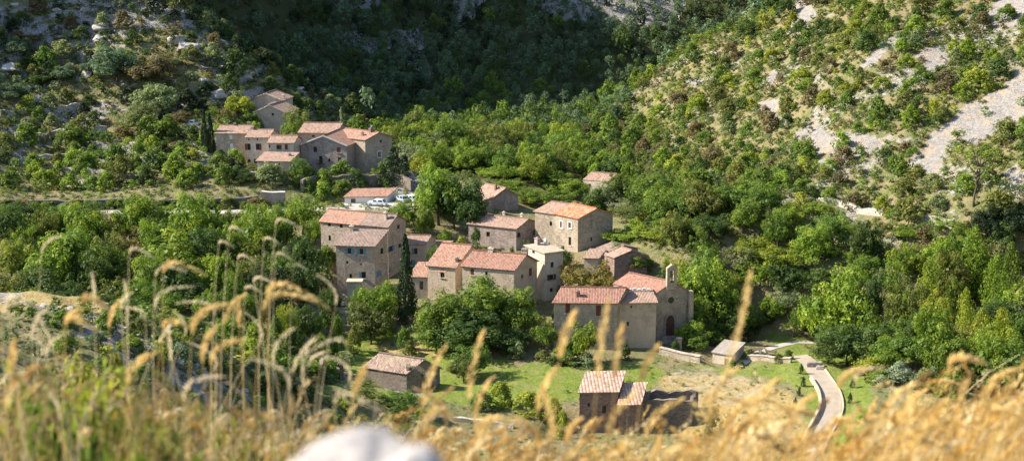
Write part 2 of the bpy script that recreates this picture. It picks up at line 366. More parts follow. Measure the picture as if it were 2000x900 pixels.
# ------------------------------------------------------------------ ground material
def ground_mat():
    m, nt = new_mat('hillside_ground'); g = N(nt, 'ShaderNodeNewGeometry'); pos = g.outputs['Position']
    def att(n): return N(nt, 'ShaderNodeAttribute', attribute_name=n).outputs['Fac']
    n1 = noise(nt, pos, .16, 7, .65); n2 = noise(nt, pos, .9, 6, .65); n3 = noise(nt, pos, 4.0, 4, .7)
    base = ramp(nt, n1, [(.3, (.18, .155, .075)), (.44, (.225, .19, .095)), (.52, (.14, .15, .055)), (.75, (.10, .13, .045))])
    base = mix(nt, ramp(nt, n2, [(.4, 0.0), (.7, .75)]), base, (.30, .235, .15))
    base = mix(nt, ramp(nt, n3, [(.55, 0.0), (.7, .6)]), base, (.09, .105, .04))
    # grass
    gr = ramp(nt, n2, [(.25, (.105, .155, .03)), (.5, (.17, .22, .04)), (.75, (.25, .25, .07))])
    gr = mix(nt, ramp(nt, n3, [(.5, 0.0), (.75, .5)]), gr, (.10, .15, .03))
    gr = mix(nt, ramp(nt, noise(nt, pos, .22, 4, .6), [(.5, 0.0), (.7, .6)]), gr, (.27, .235, .11))
    base = mix(nt, att('green'), base, gr)
    dr = ramp(nt, n2, [(.25, (.26, .19, .08)), (.5, (.38, .285, .12)), (.75, (.42, .34, .18))])
    dr = mix(nt, ramp(nt, n3, [(.5, 0.0), (.75, .6)]), dr, (.20, .17, .07))
    base = mix(nt, att('dry'), base, dr)
    pl = ramp(nt, n3, [(.3, (.30, .25, .19)), (.6, (.46, .40, .33)), (.8, (.30, .27, .13))])
    base = mix(nt, mth(nt, 'MULTIPLY', att('pale'), ramp(nt, n2, [(.4, .0), (.7, .75)])), base, pl)
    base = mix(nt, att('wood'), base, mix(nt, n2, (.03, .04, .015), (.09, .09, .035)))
    # limestone
    vo = N(nt, 'ShaderNodeTexVoronoi', feature='DISTANCE_TO_EDGE', i_Scale=1.1); nt.links.new(mix(nt, .6, pos, noise(nt, pos, .7, 4, .6, 1), 'ADD'), vo.inputs['Vector'])
    crack = ramp(nt, vo.outputs['Distance'], [(.0, 1.0), (.09, 0.0)])
    rk = ramp(nt, n2, [(.25, (.20, .185, .17)), (.5, (.34, .315, .29)), (.75, (.44, .41, .375))])
    rk = mix(nt, mth(nt, 'MULTIPLY', crack, .4), rk, (.08, .072, .06))
    rk = mix(nt, ramp(nt, n3, [(.55, 0.0), (.75, .6)]), rk, (.17, .16, .11))
    rmask = ramp(nt, mth(nt, 'ADD', att('rock'), mth(nt, 'MULTIPLY', mth(nt, 'SUBTRACT', n2, .5), 1.4)), [(.4, 0.0), (.6, 1.0)])
    base = mix(nt, rmask, base, rk)
    # scree: small broken limestone with reddish soil streaks
    v2 = N(nt, 'ShaderNodeTexVoronoi', i_Scale=2.2); nt.links.new(pos, v2.inputs['Vector'])
    sc = N(nt, 'ShaderNodeSeparateColor'); nt.links.new(v2.outputs['Color'], sc.inputs[0])
    scr = mix(nt, sc.outputs[0], (.21, .195, .18), (.33, .305, .28))
    scr = mix(nt, ramp(nt, noise(nt, pos, .3, 5, .6), [(.52, 0.0), (.68, .7)]), scr, (.42, .30, .195))
    smask = ramp(nt, mth(nt, 'ADD', att('scree'), mth(nt, 'MULTIPLY', mth(nt, 'SUBTRACT', n2, .5), 1.0)), [(.4, 0.0), (.6, 1.0)])
    base = mix(nt, smask, base, scr)
    h = mth(nt, 'ADD', mth(nt, 'MULTIPLY', n2, .7), mth(nt, 'MULTIPLY', n3, .3)); h = mth(nt, 'SUBTRACT', h, mth(nt, 'MULTIPLY', mth(nt, 'MULTIPLY', crack, rmask), .25))
    finish(nt, base, .95, h, .9, .9, .1); return m
M['ground'] = ground_mat()
# ------------------------------------------------------------------ buildings
UP = Vector((0, 0, 1))
def solve_t(P, u, px):
    d0 = P.y*cp-(P.z-CAM_Z)*sp; k = (px-1000)/FPX
    return (k*d0-P.x)/(u.x-k*u.y*cp)
class House:
    def __init__(s, name, label, cat='house', group=None):
        s.name, s.label, s.cat, s.group = name, label, cat, group; s.root = None; s.vols = []; s.chim = []
    def vol(s, n, Y, aL, aR, L, Rr=None, dR=None, dL=None, roof=('gable_L', 1.5), rm='t_pink', wm='grey', ov=.3, wins=(), base=None, drop=0.0, skew=None):
        P = n if isinstance(n, Vector) else at(n[0], n[1], Y)
        uL = Vector((-math.cos(R(aL)), math.sin(R(aL)), 0)); uR = Vector((math.cos(R(aR)), math.sin(R(aR)), 0))
        lL = dL if dL else solve_t(P, uL, L); lR = dR if dR else solve_t(P, uR, Rr)
        P = P-UP*drop
        pts = [P+uL*lL, P, P+uR*lR, P+uL*lL+uR*lR]
        bz = base if base is not None else min(hgt(p.x, p.y) for p in pts)-1.2
        bz = min(bz, P.z-1.2)
        if s.root is None:
            s.org = Vector((P.x, P.y, bz)); s.root = empty(s.name, s.org, s.label, s.cat, s.group)
        v = dict(P=P, uL=uL, uR=uR, lL=lL, lR=lR, bz=bz, roof=roof, ov=ov, wm=wm)
        s.vols.append(v)
        s._walls(v, wins); s._roof(v, rm)
        v['Lc'] = P+uL*lL
        return v
    def _face(s, mb, A, B, bz, top, nrm, rects, rev=.22):
        """wall from A to B (seen left to right), rect openings with reveals; rects: (s0,s1,z0,z1) in metres"""
        d = B-A; L = d.length; u = d/L
        rects = [(max(.1, a), min(L-.1, b), max(bz+.05, c), min(top-.05, e)) for a, b, c, e in rects]
        rects = [r for r in rects if r[1]-r[0] > .1 and r[3]-r[2] > .1]
        sx = sorted({0, L, *[r[0] for r in rects], *[r[1] for r in rects]}); sz = sorted({bz, top, *[r[2] for r in rects], *[r[3] for r in rects]})
        def pt(a, z): return Vector((A.x+u.x*a, A.y+u.y*a, z))
        for i in range(len(sx)-1):
            for j in range(len(sz)-1):
                cx, cz = (sx[i]+sx[i+1])/2, (sz[j]+sz[j+1])/2
                if any(r[0] < cx < r[1] and r[2] < cz < r[3] for r in rects): continue
                mb.poly([pt(sx[i], sz[j]), pt(sx[i+1], sz[j]), pt(sx[i+1], sz[j+1]), pt(sx[i], sz[j+1])])
        o = -nrm*rev
        for a, b, c, e in rects:
            q = [pt(a, c), pt(b, c), pt(b, e), pt(a, e)]
            for k in range(4):
                mb.poly([q[k], q[k]+o, q[(k+1) % 4]+o, q[(k+1) % 4]])
        return rects
    def _walls(s, v, wins):
        P, uL, uR, lL, lR, bz = v['P'], v['uL'], v['uR'], v['lL'], v['lR'], v['bz']
        kind, rise = v['roof'][0], v['roof'][1]
        top = P.z
        Lp, Rp, F = P+uL*lL, P+uR*lR, P+uL*lL+uR*lR
        nL = Vector((uL.y, -uL.x, 0)); nL = nL if nL.dot(uR) < 0 else -nL
        nR = Vector((uR.y, -uR.x, 0)); nR = nR if nR.dot(uL) < 0 else -nR
        mb = MB(); W = {'L': [], 'R': []}
        for w in wins:
            f, px, py, wp, hp = w[:5]
            A, B, n = (Lp, P, nL) if f == 'L' else (P, Rp, nR)
            r = ray(px, py); o = Vector((0, 0, CAM_Z)); t = (A-o).dot(n)/r.dot(n); q = o+r*t
            sd = (q-A).dot((B-A).normalized()); sc = FPX/(q.y*cp-(q.z-CAM_Z)*sp)
            fs = max(.35, abs((B-A).normalized().x))
            ww, hh = wp/sc/fs, hp/sc
            W[f].append(((sd-ww/2, sd+ww/2, q.z-hh/2, q.z+hh/2), w[5:]))
        for f, A, B, n in (('L', Lp, P, nL), ('R', P, Rp, nR)):
            rr = s._face(mb, A, B, bz, top, n, [x[0] for x in W[f]])
            u = (B-A).normalized()
            for rc, (_, st) in zip(rr, W[f]): s._window(A, u, n, rc, st)
        s._face(mb, Rp, F, bz, top, uR, []); s._face(mb, F, Lp, bz, top, uL, [])
        rz = UP*rise
        if kind == 'gable_L':
            mb.poly([P, Rp, (P+Rp)/2+rz]); mb.poly([F, Lp, (F+Lp)/2+rz])
        elif kind == 'gable_R':
            mb.poly([Lp, P, (P+Lp)/2+rz]); mb.poly([Rp, F, (F+Rp)/2+rz])
        elif kind == 'shed_L':
            mb.poly([P, Rp, Rp+rz]); mb.poly([F, Lp, F+rz]); mb.poly([Rp, F, F+rz, Rp+rz])
        elif kind == 'shed_R':
            mb.poly([Lp, P, Lp+rz]); mb.poly([Rp, F, F+rz]); mb.poly([F, Lp, Lp+rz, F+rz])
        elif kind == 'open':
            th = .55; ins = [p for p in (Lp, P, Rp, F)]; c = (Lp+P+Rp+F)/4
            inn = [P0+(uR*th if i < 2 else -uR*th)+(-uL*th if i in (0, 3) else uL*th) for i, P0 in enumerate(ins)]
            hs = [rise*x for x in (.0, .35, .1, .5)]
            jr = random.Random(3)
            for i in range(4):
                a, b, ia, ib = ins[i], ins[(i+1) % 4], inn[i], inn[(i+1) % 4]
                n = 7; pr = None
                for k in range(n+1):
                    f = k/n; z = UP*((jr.random()-.3)*rise if 0 < k < n else 0)
                    q = (a.lerp(b, f), a.lerp(b, f)+z, ia.lerp(ib, f)+z, ia.lerp(ib, f)-UP*3.5)
                    if pr:
                        for m in range(3): mb.poly([pr[m], q[m], q[m+1], pr[m+1]])
                    pr = q
        v['wall'] = mb.build('wall', M[v['wm']], s.root, s.org)
    def _window(s, A, u, n, rc, st):
        a, b, c, e = rc; style = st[0] if st else 'plain'
        mid = A+u*((a+b)/2); mid = Vector((mid.x, mid.y, (c+e)/2)); w, h = b-a, e-c
        ny = -n
        if style in ('door', 'barn'):
            mb = MB(); mb.box(mid+n*-.14, w, .08, h, u, n, UP); 
            o = mb.build('door', M['door' if style == 'door' else 'wood'], s.root, s.org)
            hb = MB(); hb.box(mid+n*-.06+u*(w*.3)-UP*(h*.08), .06, .08, .16, u, n, UP); hb.build('handle', M['metal'], o, (0, 0, 0)).location = -s.org
            return
        fm = MB(); t = min(.09, w*.16)
        for sx in (-1, 1): fm.box(mid+u*(sx*(w/2-t/2))-n*.13, t, .07, h, u, n, UP)
        for sz in (-1, 1): fm.box(mid+UP*(sz*(h/2-t/2))-n*.132, w-2*t, .07, t, u, n, UP)
        if style != 'hole':
            fm.box(mid-n*.135, t*.6, .06, h-2*t, u, n, UP)
        fmat = M['white'] if style == 'white' else M['wood']
        o = fm.build('window', fmat, s.root, s.org)
        pm = MB(); pm.box(mid-n*.19, w, .02, h, u, n, UP); p = pm.build('pane', M['glass'], o); p.location = -s.org
        sm = MB(); sm.box(mid-UP*(h/2+.06)+n*.03, w+.3, .22, .11, u, n, UP)
        if style == 'white':
            for sx in (-1, 1): sm.box(mid+u*(sx*(w/2+.09))+n*.012, .17, .06, h+.1, u, n, UP)
            sm.box(mid+UP*(h/2+.1)+n*.014, w+.36, .06, .19, u, n, UP)
        if style not in ('hole', 'shut'):
            q = sm.build('sill', M['lime' if style != 'white' else 'white'], o); q.location = -s.org
        if style.startswith('s_'):
            side = st[1] if len(st) > 1 else 'both'
            for sx in ((-1, 1) if side == 'both' else ((-1,) if side == 'l' else (1,))):
                hb = MB(); sw = max(w*.55, .42)
                hb.box(mid+u*(sx*(w/2+sw/2+.02))+n*.05, sw, .05, h, u, n, UP)
                for k in range(3): hb.box(mid+u*(sx*(w/2+sw/2+.02))+n*.085+UP*(h*(k-1)*.33), sw*.9, .025, .08, u, n, UP)
                q = hb.build('shutter', M[style], o); q.location = -s.org
        if style.startswith('c_'):   # closed shutters fill the opening
            hb = MB()
            for sx in (-1, 1):
                hb.box(mid+u*(sx*w*.25)-n*.06, w*.48, .05, h*.98, u, n, UP)
                for k in range(3): hb.box(mid+u*(sx*w*.25)-n*.03+UP*(h*(k-1)*.33), w*.42, .03, .09, u, n, UP)
            q = hb.build('shutter', M['s_'+style[2:]], o); q.location = -s.org
        if style == 'balcony':
            hb = MB(); wv = w+.9; zb = mid-UP*(h/2)
            hb.box(zb+n*.4, wv, .8, .1, u, n, UP)
            for k in range(9): hb.box(zb+n*.76+u*(wv*(k/8-.5)*.96)+UP*.5, .03, .03, .9, u, n, UP)
            hb.box(zb+n*.76+UP*.97, wv, .05, .05, u, n, UP)
            q = hb.build('balcony', M['wood'], o); q.location = -s.org
    def _slab(s, V, Fc, UV, a, b, c, d, th=.16):
        """roof slab: a-b eave (left to right), d-c ridge; thickness downward; uv in metres"""
        n = len(V); nn = (b-a).cross(d-a).normalized()
        if nn.z < 0: nn = -nn
        low = [p-nn*th for p in (a, b, c, d)]
        V += [a, b, c, d]+low
        fs = [(0, 1, 2, 3), (7, 6, 5, 4), (0, 4, 5, 1), (1, 5, 6, 2), (2, 6, 7, 3), (3, 7, 4, 0)]
        u = (b-a).normalized(); w = nn.cross(u)
        if w.dot(d-a) < 0: w = -w
        off = Vector((a.x*1.7+a.y, a.y*.9-a.x, 0))
        P8 = [a, b, c, d]+low
        for f in fs:
            Fc.append(tuple(i+n for i in f))
            for i in f:
                p = P8[i]-a; UV.append((p.dot(u)+off.x, p.dot(w)+off.y))
    def _roof(s, v, rm):
        P, uL, uR, lL, lR = v['P'], v['uL'], v['uR'], v['lL'], v['lR']; kind, rise = v['roof'][0], v['roof'][1]; ov = v['ov']
        Lp, Rp, F = P+uL*lL, P+uR*lR, P+uL*lL+uR*lR; h = UP*.17
        V, Fc, UV = [], [], []
        rz = UP*rise
        if kind == 'gable_L':
            r0, r1 = (Lp+F)/2+rz+h+uL*ov, (P+Rp)/2+rz+h-uL*ov; sl = rise/(lR/2)
            dn = UP*(sl*ov)
            s._slab(V, Fc, UV, Lp+h+uL*ov-uR*ov-dn, P+h-uL*ov-uR*ov-dn, r1, r0)
            s._slab(V, Fc, UV, Rp+h-uL*ov+uR*ov-dn, F+h+uL*ov+uR*ov-dn, r0+UP*.004, r1+UP*.004)
            ridge = (r0, r1)
        elif kind == 'gable_R':
            r0, r1 = (Lp+P)/2+rz+h-uR*ov, (F+Rp)/2+rz+h+uR*ov; sl = rise/(lL/2); dn = UP*(sl*ov)
            s._slab(V, Fc, UV, P+h-uL*ov-uR*ov-dn, Rp+h-uL*ov+uR*ov-dn, r1, r0)
            s._slab(V, Fc, UV, F+h+uL*ov+uR*ov-dn, Lp+h+uL*ov-uR*ov-dn, r0+UP*.004, r1+UP*.004)
            ridge = (r0, r1)
        elif kind in ('shed_L', 'shed_R'):
            if kind == 'shed_L': e0, e1, t1, t0, d, l = Lp, P, Rp+rz, F+rz, uR, lR; x = uL
            else: e0, e1, t1, t0, d, l = P, Rp, F+rz, Lp+rz, uL, lL; x = -uR
            dn = UP*(rise/l*ov)
            s._slab(V, Fc, UV, e0+h+x*ov-d*ov-dn, e1+h-x*ov-d*ov-dn, t1+h-x*ov+d*.1, t0+h+x*ov+d*.1)
            ridge = None
        else: return
        o = mesh_obj('roof', [q-s.org for q in V], Fc, M[rm], s.root, UV); v['roof_o'] = o
        if ridge:
            mb = MB(); n = 12
            for k in range(n):
                a, b = ridge[0].lerp(ridge[1], k/n)+UP*.03, ridge[0].lerp(ridge[1], (k+1.08)/n)+UP*.05
                if k == n-1: b = ridge[1]+UP*.05
                mb.tube([a, b], [.16, .13], 6)
            q = mb.build('ridge_tiles', M[rm], o); q.location = -s.org
            # tubes need a UV layer for the tile shader
            l = q.data.uv_layers.new(name='UVMap')
        v['ridge'] = ridge
    def surf(s, v, fs, fv):
        """point on the roof: fs 0..1 from L to N, fv 0..1 from the front-left face backwards"""
        P, uL, uR, lL, lR = v['P'], v['uL'], v['uR'], v['lL'], v['lR']; k, r = v['roof'][:2]
        q = P+uL*lL*(1-fs)+uR*lR*fv
        z = {'gable_L': r*(1-abs(fv-.5)*2), 'gable_R': r*(1-abs(fs-.5)*2), 'shed_L': r*fv, 'shed_R': r*(1-fs)}.get(k, 0)
        return q+UP*z
    def chimney(s, v, fs, fv, h=1.1, w=.7, d=.6, mat='grey', cap=True):
        q = s.surf(v, fs, fv); mb = MB(); uL, uR = -v['uL'], v['uR']
        mb.box(q+UP*(h/2-.3), w, d, h+.6, uL, Vector((-uL.y, uL.x, 0)), UP)
        o = mb.build('chimney', M[mat], v['roof_o'], Vector((0, 0, 0))); o.location = -s.org
        if cap:
            mb.box(q+UP*(h+.06), w+.16, d+.16, .12, uL, Vector((-uL.y, uL.x, 0)), UP)
            mb.box(q+UP*(h+.22), w*.5, d*.5, .2, uL, Vector((-uL.y, uL.x, 0)), UP)
            me = o.data; o2 = mb.build('chimney', M[mat], None); o.data = o2.data; bpy.data.objects.remove(o2); bpy.data.meshes.remove(me)
        return o
    def band(s, v, mat='lime', face='R'):
        """pale verge along a gable"""
        P, uL, uR, lL, lR = v['P'], v['uL'], v['uR'], v['lL'], v['lR']; k, r = v['roof'][:2]
        if k == 'gable_R': a, m, b, n = P+uL*lL, P+uL*lL/2, P, -uR
        else: a, m, b, n = P, P+uR*lR/2, P+uR*lR, -uL
        ov = v['ov']; mb = MB()
        for p, q in ((a, m+UP*r), (m+UP*r, b)):
            d = (q-p).normalized(); up = d.cross(n).normalized(); up = up if up.z > 0 else -up
            mb.box((p+q)/2+n*(ov+.05)+up*.16, (q-p).length+.3, .12, .26, d, n, up)
        o = mb.build('verge', M[mat], v['roof_o']); o.location = -s.org

W = lambda f, px, py, w=8, h=11, *st: (f, px, py, w, h, *st)
HOUSES = {}
def H(key, *a, **k):
    HOUSES[key] = House(*a, **k); return HOUSES[key]

# --- the upper hamlet
h = H('peak', 'stone_house', 'pale stone house with two stepped gables, highest one on the hill')
v = h.vol((552,197), 352, 12, 78, 489, dR=7, roof=('gable_R', 1.6), rm='t_pink', wm='pale'); h.chimney(v, .93, .3, .8, .6, .5, 'pale'); h.band(v)
v = h.vol((557,221), 343, 5, 72, 497, dR=7, roof=('gable_R', 1.75), rm='t_pink', wm='warm', wins=[W('L',532.7,223,5,6,'hole')]); h.band(v)
h = H('west', 'stone_house', 'grey stone house with two pale shuttered windows at the left end of the hamlet row')
v = h.vol((480,261), 317, 2, 80, 422, dR=7, roof=('gable_L', 1.15), rm='t_pink', wm='grey', wins=[W('L',451,268,6,9,'c_pale'),W('L',452.5,287,6,13,'c_pale'),W('L',432,300,4,6,'hole')]); h.chimney(v, .9, .55, .8, .6, .5, 'mauve'); h.chimney(v, .45, .5, .5, .5, .4, 'mauve')
h = H('row', 'stone_house', 'narrow rendered house with two dark windows in the middle of the hamlet row')
v = h.vol((524,269), 313, 2, 80, 481, dR=6.5, roof=('gable_L', 1.15), rm='t_pink', wm='pale', wins=[W('L',486,287,7,13,'s_brown','l'),W('L',503,287,7,13,'s_brown','r'),W('L',482.5+4,316,6,9),W('L',499,315,6,9),W('L',486,272.5,3,3,'hole'),W('L',503,272.5,3,3,'hole')]); h.chimney(v, .05, .5, .7, .6, .5, 'pale')
h = H('pink', 'stone_house', 'low rendered house with pink roof at the right end of the hamlet row')
v = h.vol((573,279.5), 311, 2, 78, 524, dR=5, roof=('gable_L', 1.1), rm='t_pink', wm='pale', wins=[W('L',526,286,4,6,'hole'),W('L',543,287.5,6,9,'s_brown','r'),W('L',559,287,6,10,'c_brown')])
h = H('lean', 'stone_outhouse', 'single storey lean-to with sloping pink roof in front of the hamlet row', 'outhouse')
v = h.vol((566,316), 304, 6, 75, 502, dR=4.6, roof=('shed_L', 1.1), rm='t_pink', wm='warm', wins=[W('L',525,321,4,5,'hole'),W('L',545,321,4,5,'hole')]); h.chimney(v, .85, .6, .5, .5, .4, 'mauve')
h = H('tall', 'stone_house', 'tall house with broad pink roof behind the white edged gable')
v = h.vol((656,260), 323, 2, 78, 584, dR=8.5, roof=('gable_L', 1.5), rm='t_pink', wm='tan', wins=[W('L',612,266,6,4,'hole'),W('L',640,266,5,4,'hole')])
h = H('gable', 'stone_house', 'large stone house with white edged front gable and small balcony')
v = h.vol((677,285.5), 313, 8, 74, 588, dR=9, roof=('gable_R', 2.1), rm='t_rust', wm='mauve', wins=[W('L',615.7,292,7,11,'plain'),W('L',661.5,293,7,10,'c_brown'),W('L',626.5,312,7,15,'balcony'),W('L',643,313,4,6,'hole'),W('L',663.5,313,7,12,'c_brown'),W('L',638.5,342,9,15,'door'),W('L',614,340,6,8,'hole')]); h.band(v, 'white')
h = H('angle', 'stone_house', 'tall house with rust roof and sunlit front wall beside the white edged gable')
v = h.vol((713,274), 316, 34, 38, 651, 765, roof=('gable_L', 1.3), rm='t_rust', wm='tan', wins=[W('R',741.5,302,6,12,'white'),W('R',743,336,6,8),W('R',744,276,4,6,'hole'),W('L',684,325,7,9)]); h.chimney(v, .8, .45, .9, .6, .5, 'red'); h.chimney(v, .75, .2, .8, .5, .4, 'red')
h = H('garage', 'garage', 'long white garage with low reddish roof above the car park', 'garage')
v = h.vol((756,384), 297, -5, 70, 673, dR=4.6, roof=('shed_L', .85), rm='t_rust', wm='white', ov=.25, wins=[W('L',690,392,9,8,'barn'),W('L',735,391,9,8,'barn')])
# --- the village, back to front
h = H('barnback', 'stone_house', 'stone cottage with shaded gable behind the dark plane trees')
v = h.vol((961,387), 303, 46, 24, 925, 1012, roof=('gable_L', 1.9), rm='t_pink', wm='mauve', drop=0); h.chimney(v, .7, .35, 1., .5, .5, 'red')
v = h.vol((945,392), 300, 30, 30, 915, 962, roof=('shed_L', .7), rm='t_pink', wm='mauve')
h = H('ruinback', 'ruined_house', 'crumbling pale walled house alone among the trees behind the village', 'ruin')
v = h.vol((1187,356), 324, 24, 38, 1139, 1221, roof=('gable_L', 1.5), rm='t_pink', wm='pale', ov=.1, wins=[W('L',1152,362,4,6,'hole')])
h = H('grove', 'stone_house', 'wide mauve stone house with pale pink roof beside the plane trees')
v = h.vol((1008,447), 276, 24, 50, 915, 1053, roof=('gable_L', 1.3), rm='t_pink', wm='mauve', wins=[W('L',953.5,457.5,7,10,'hole'),W('L',925,433.5,4,5,'hole'),W('R',1013.5,459,6,10,'hole'),W('R',1043,454,5,11,'hole')]); h.chimney(v, .45, .6, 1.0, .5, .5, 'pale'); h.chimney(v, .78, .7, 1.1, .5, .5, 'pale')
h = H('orange', 'stone_house', 'tall house with bright orange roof and blank shaded side wall')
v = h.vol((1129,427), 271, 44, 28, 1084, 1197, roof=('gable_L', 1.5), rm='t_orange', wm='grey', wins=[W('L',1096,439,5,13,'white'),W('L',1113,440.5,6,12,'white'),W('L',1113,471,5,17,'plain'),W('R',1155,467,4,8,'hole')])
w = h.vol(v['Lc'], 0, 34, 28, 1045, dR=v['lR'], roof=('gable_L', 1.5), rm='t_pink', wm='grey', drop=.12, wins=[W('L',1076,437,5,9,'hole')])
h = H('shadeshed', 'stone_outhouse', 'low brown roofed outhouse under the blank wall of the orange roofed house', 'outhouse')
v = h.vol((1190,491), 260, 50, 22, 1168, 1246, roof=('gable_L', .8), rm='t_brown', wm='mauve')
h = H('wallshed', 'stone_outhouse', 'tiny tiled outhouse between the orange roofed house and the red walled barn', 'outhouse')
v = h.vol((1168,505), 257, 8, 65, 1141, dR=3.4, roof=('shed_L', .9), rm='t_pink', wm='warm')
h = H('redbarn', 'stone_barn', 'small barn with dark red stone gable above the chapel', 'barn')
v = h.vol((1200,503.5), 255, 55, 10, 1184, 1264, roof=('gable_L', 1.25), rm='t_pink', wm='red', wins=[W('L',1190,525,4,8,'hole')])
h = H('long', 'stone_house', 'long house with half orange half brown roof above the blue shuttered house')
P0 = at(757, 444, 258)
v = h.vol(P0, 0, 21, 64, 706, 792, roof=('gable_L', 1.6), rm='t_brown', wm='tan', wins=[W('L',711,449,4,5,'hole'),W('R',778,443,5,8,'hole'),W('R',763,486,6,11,'s_blue'),W('R',759,529,6,9,'c_blue'),W('R',781,480,5,8,'hole')]); h.chimney(v, .72, .3, 1.3, .6, .6, 'pale')
w = h.vol(v['Lc'], 0, 21, 64, 626, dR=v['lR'], roof=('gable_L', 1.6), rm='t_rust', wm='tan', drop=.05, wins=[W('L',643,437.5,6,9,'hole'),W('L',666.5,441,6,9,'hole'),W('L',644,465,5,11,'hole')])
h = H('blue', 'stone_house', 'tall narrow house with blue shutters beside the cypress')
v = h.vol((731,481), 251, 6, 63, 656, 757, roof=('shed_L', 2.0), rm='t_brown', wm='grey', wins=[W('L',682.5,490,7,12,'s_teal'),W('L',706,491,7,12,'s_teal'),W('L',710.5,537,8,13,'s_blue','l'),W('L',685,539,5,9,'hole'),W('L',678,512,4,6,'hole'),W('L',705,516,3,4,'hole'),W('R',746,490,5,12,'hole'),W('R',740,534,8,13,'c_blue')]); h.chimney(v, .08, .93, .8, .7, .6, 'pale')
mb = MB(); q = at(693, 549, 247); mb.box(q-UP*2.2, 2.6, 2.0, 4.4); mb.box(q+UP*.1, 2.9, 2.2, .25); o = mb.build('terrace', M['warm'], h.root, h.org)
h = H('teal', 'stone_house', 'small house with teal shutters just behind the cypress')
v = h.vol((829,478), 264, 4, 72, 776, dR=6, roof=('gable_L', 1.0), rm='t_pink', wm='warm', wins=[W('L',812,490.5,7,12,'s_teal','l'),W('L',808,513,7,11,'c_teal')])
v = h.vol((858,490), 266, 8, 60, 829, dR=4.5, roof=('shed_L', .9), rm='t_rust', wm='tan'); 
h = H('porch', 'stone_outhouse', 'low outhouse with small orange roof right of the cypress', 'outhouse')
v = h.vol((836,541), 248, 4, 70, 800, dR=4.6, roof=('shed_L', 1.5), rm='t_rust', wm='warm', wins=[W('L',823,557,7,17,'barn')])
h = H('corner', 'stone_house', 'house with steep rust pink roof and awning behind the big fig tree')
v = h.vol((889,522.5), 246, 18, 58, 835, 950, roof=('gable_L', 2.9), rm='t_rust', wm='warm', wins=[W('L',864,537,8,11,'plain')]); h.chimney(v, .93, .12, .6, .5, .5, 'dark')
mb = MB(); q = at(861, 530, 244.6); mb.box(q, 2.0, .8, .1, Vector((.95, -.31, 0)), Vector((.31, .95, 0))); o = mb.build('awning', M['t_rust'], h.root, h.org); o.data.uv_layers.new(name='UVMap')
h = H('wing', 'stone_house', 'low house with long red tiled roof and pointed end wall')
v = h.vol((1004,527.5), 241, 17, 56, 903, 1049, roof=('gable_L', 1.9), rm='t_red', wm='warm', wins=[W('L',922.5,531,7,13,'c_brown'),W('L',950,534,5,8,'hole'),W('R',1036,531,6,16,'c_brown'),W('R',1020,540,4,8,'hole')]); h.chimney(v, .32, .5, .7, .9, .5, 'pale'); h.chimney(v, .93, .62, 1.3, 1.0, .7, 'mauve')
h = H('tower', 'stone_house', 'tower like house with flat cream roof and ivy on its corner')
v = h.vol((1064,495), 247, 52, 27, 1026, 1100, roof=('shed_R', .35), rm='t_cream', wm='pale', wins=[W('L',1042,492,5,6,'hole'),W('R',1078.5,517,6,11,'plain'),W('R',1077,541,8,11,'s_brown'),W('R',1077,566,6,8,'hole')]); h.chimney(v, .1, .55, 1.2, .9, .7, 'mauve'); h.chimney(v, .2, .9, 1.0, .4, .4, 'white')
# --- chapel
h = H('chapel', 'chapel', 'old stone chapel with small open bell gable and pointed doorway', 'chapel')
v = h.vol((1281,573), 233, 40, 16, 1198, 1344, roof=('gable_L', 1.75), rm='t_red', wm='grey', ov=.15)
P, uL, uR, lR = v['P'], v['uL'], v['uR'], v['lR']; nrm = Vector((uR.y, -uR.x, 0)); mid = P+uR*lR*.47
def prism(mb, prof, org, u, n, d0, d1):
    a = [org+u*x+UP*z+n*d0 for x, z in prof]; b = [org+u*x+UP*z+n*d1 for x, z in prof]; k = len(prof)
    mb.add(a+b, [tuple(range(k)), tuple(range(2*k-1, k-1, -1))]+[(i, i+k, (i+1) % k+k, (i+1) % k) for i in range(k)])
mb = MB(); bw = .92; zt = 1.55
mb2 = [(-bw, 0), (-bw, 1.35), (-.36, 1.35), (-.36, 0)]
for sx in (-1, 1):
    mb.box(mid+UP*(zt+1.1)+uR*(sx*.66), .5, .6, 2.6, uR, nrm, UP)
mb.box(mid+UP*(zt-.4), 1.84, .62, 1.2, uR, nrm, UP)
mb.box(mid+UP*(zt+2.52), 1.9, .64, .3, uR, nrm, UP)
prism(mb, [(-.95, 0), (.95, 0), (.95, .12), (0, .75), (-.95, .12)], mid+UP*(zt+2.67), uR, nrm, -.32, .32)
bg = mb.build('bell_gable', M['tan'], h.root, h.org)
mb = MB(); ring = [(.05, .1), (.08, .12), (.1, .3), (.16, .42), (.24, .5), (.27, .55)]
for i in range(len(ring)-1):
    z0, z1 = zt+1.75-ring[i][1], zt+1.75-ring[i+1][1]; 
    mb.tube([mid+UP*z0, mid+UP*z1], [ring[i][0], ring[i+1][0]], 10, True)
mb.box(mid+UP*(zt+1.72), .8, .08, .08, uR, nrm, UP)
o = mb.build('bell', plain('old_bronze', (.16, .12, .06), .4, .2, metallic=.8), bg); o.location = -h.org
zr = at(1311.5, 585.5, mid.y).z; rc = Vector((mid.x, mid.y, zr))
mb = MB(); k = 24
def disc(mb, c, r0, r1, d0, d1):
    vs = []
    for i in range(k):
        t = 2*math.pi*i/k; e = uR*math.cos(t)+UP*math.sin(t)
        vs += [c+e*r0+nrm*d1, c+e*r1+nrm*d1, c+e*r1+nrm*d0, c+e*r0+nrm*d0]
    fs = []
    for i in range(k):
        j = (i+1) % k
        for m in range(4): fs.append((i*4+m, i*4+(m+1) % 4, j*4+(m+1) % 4, j*4+m))
    mb.add(vs, fs)
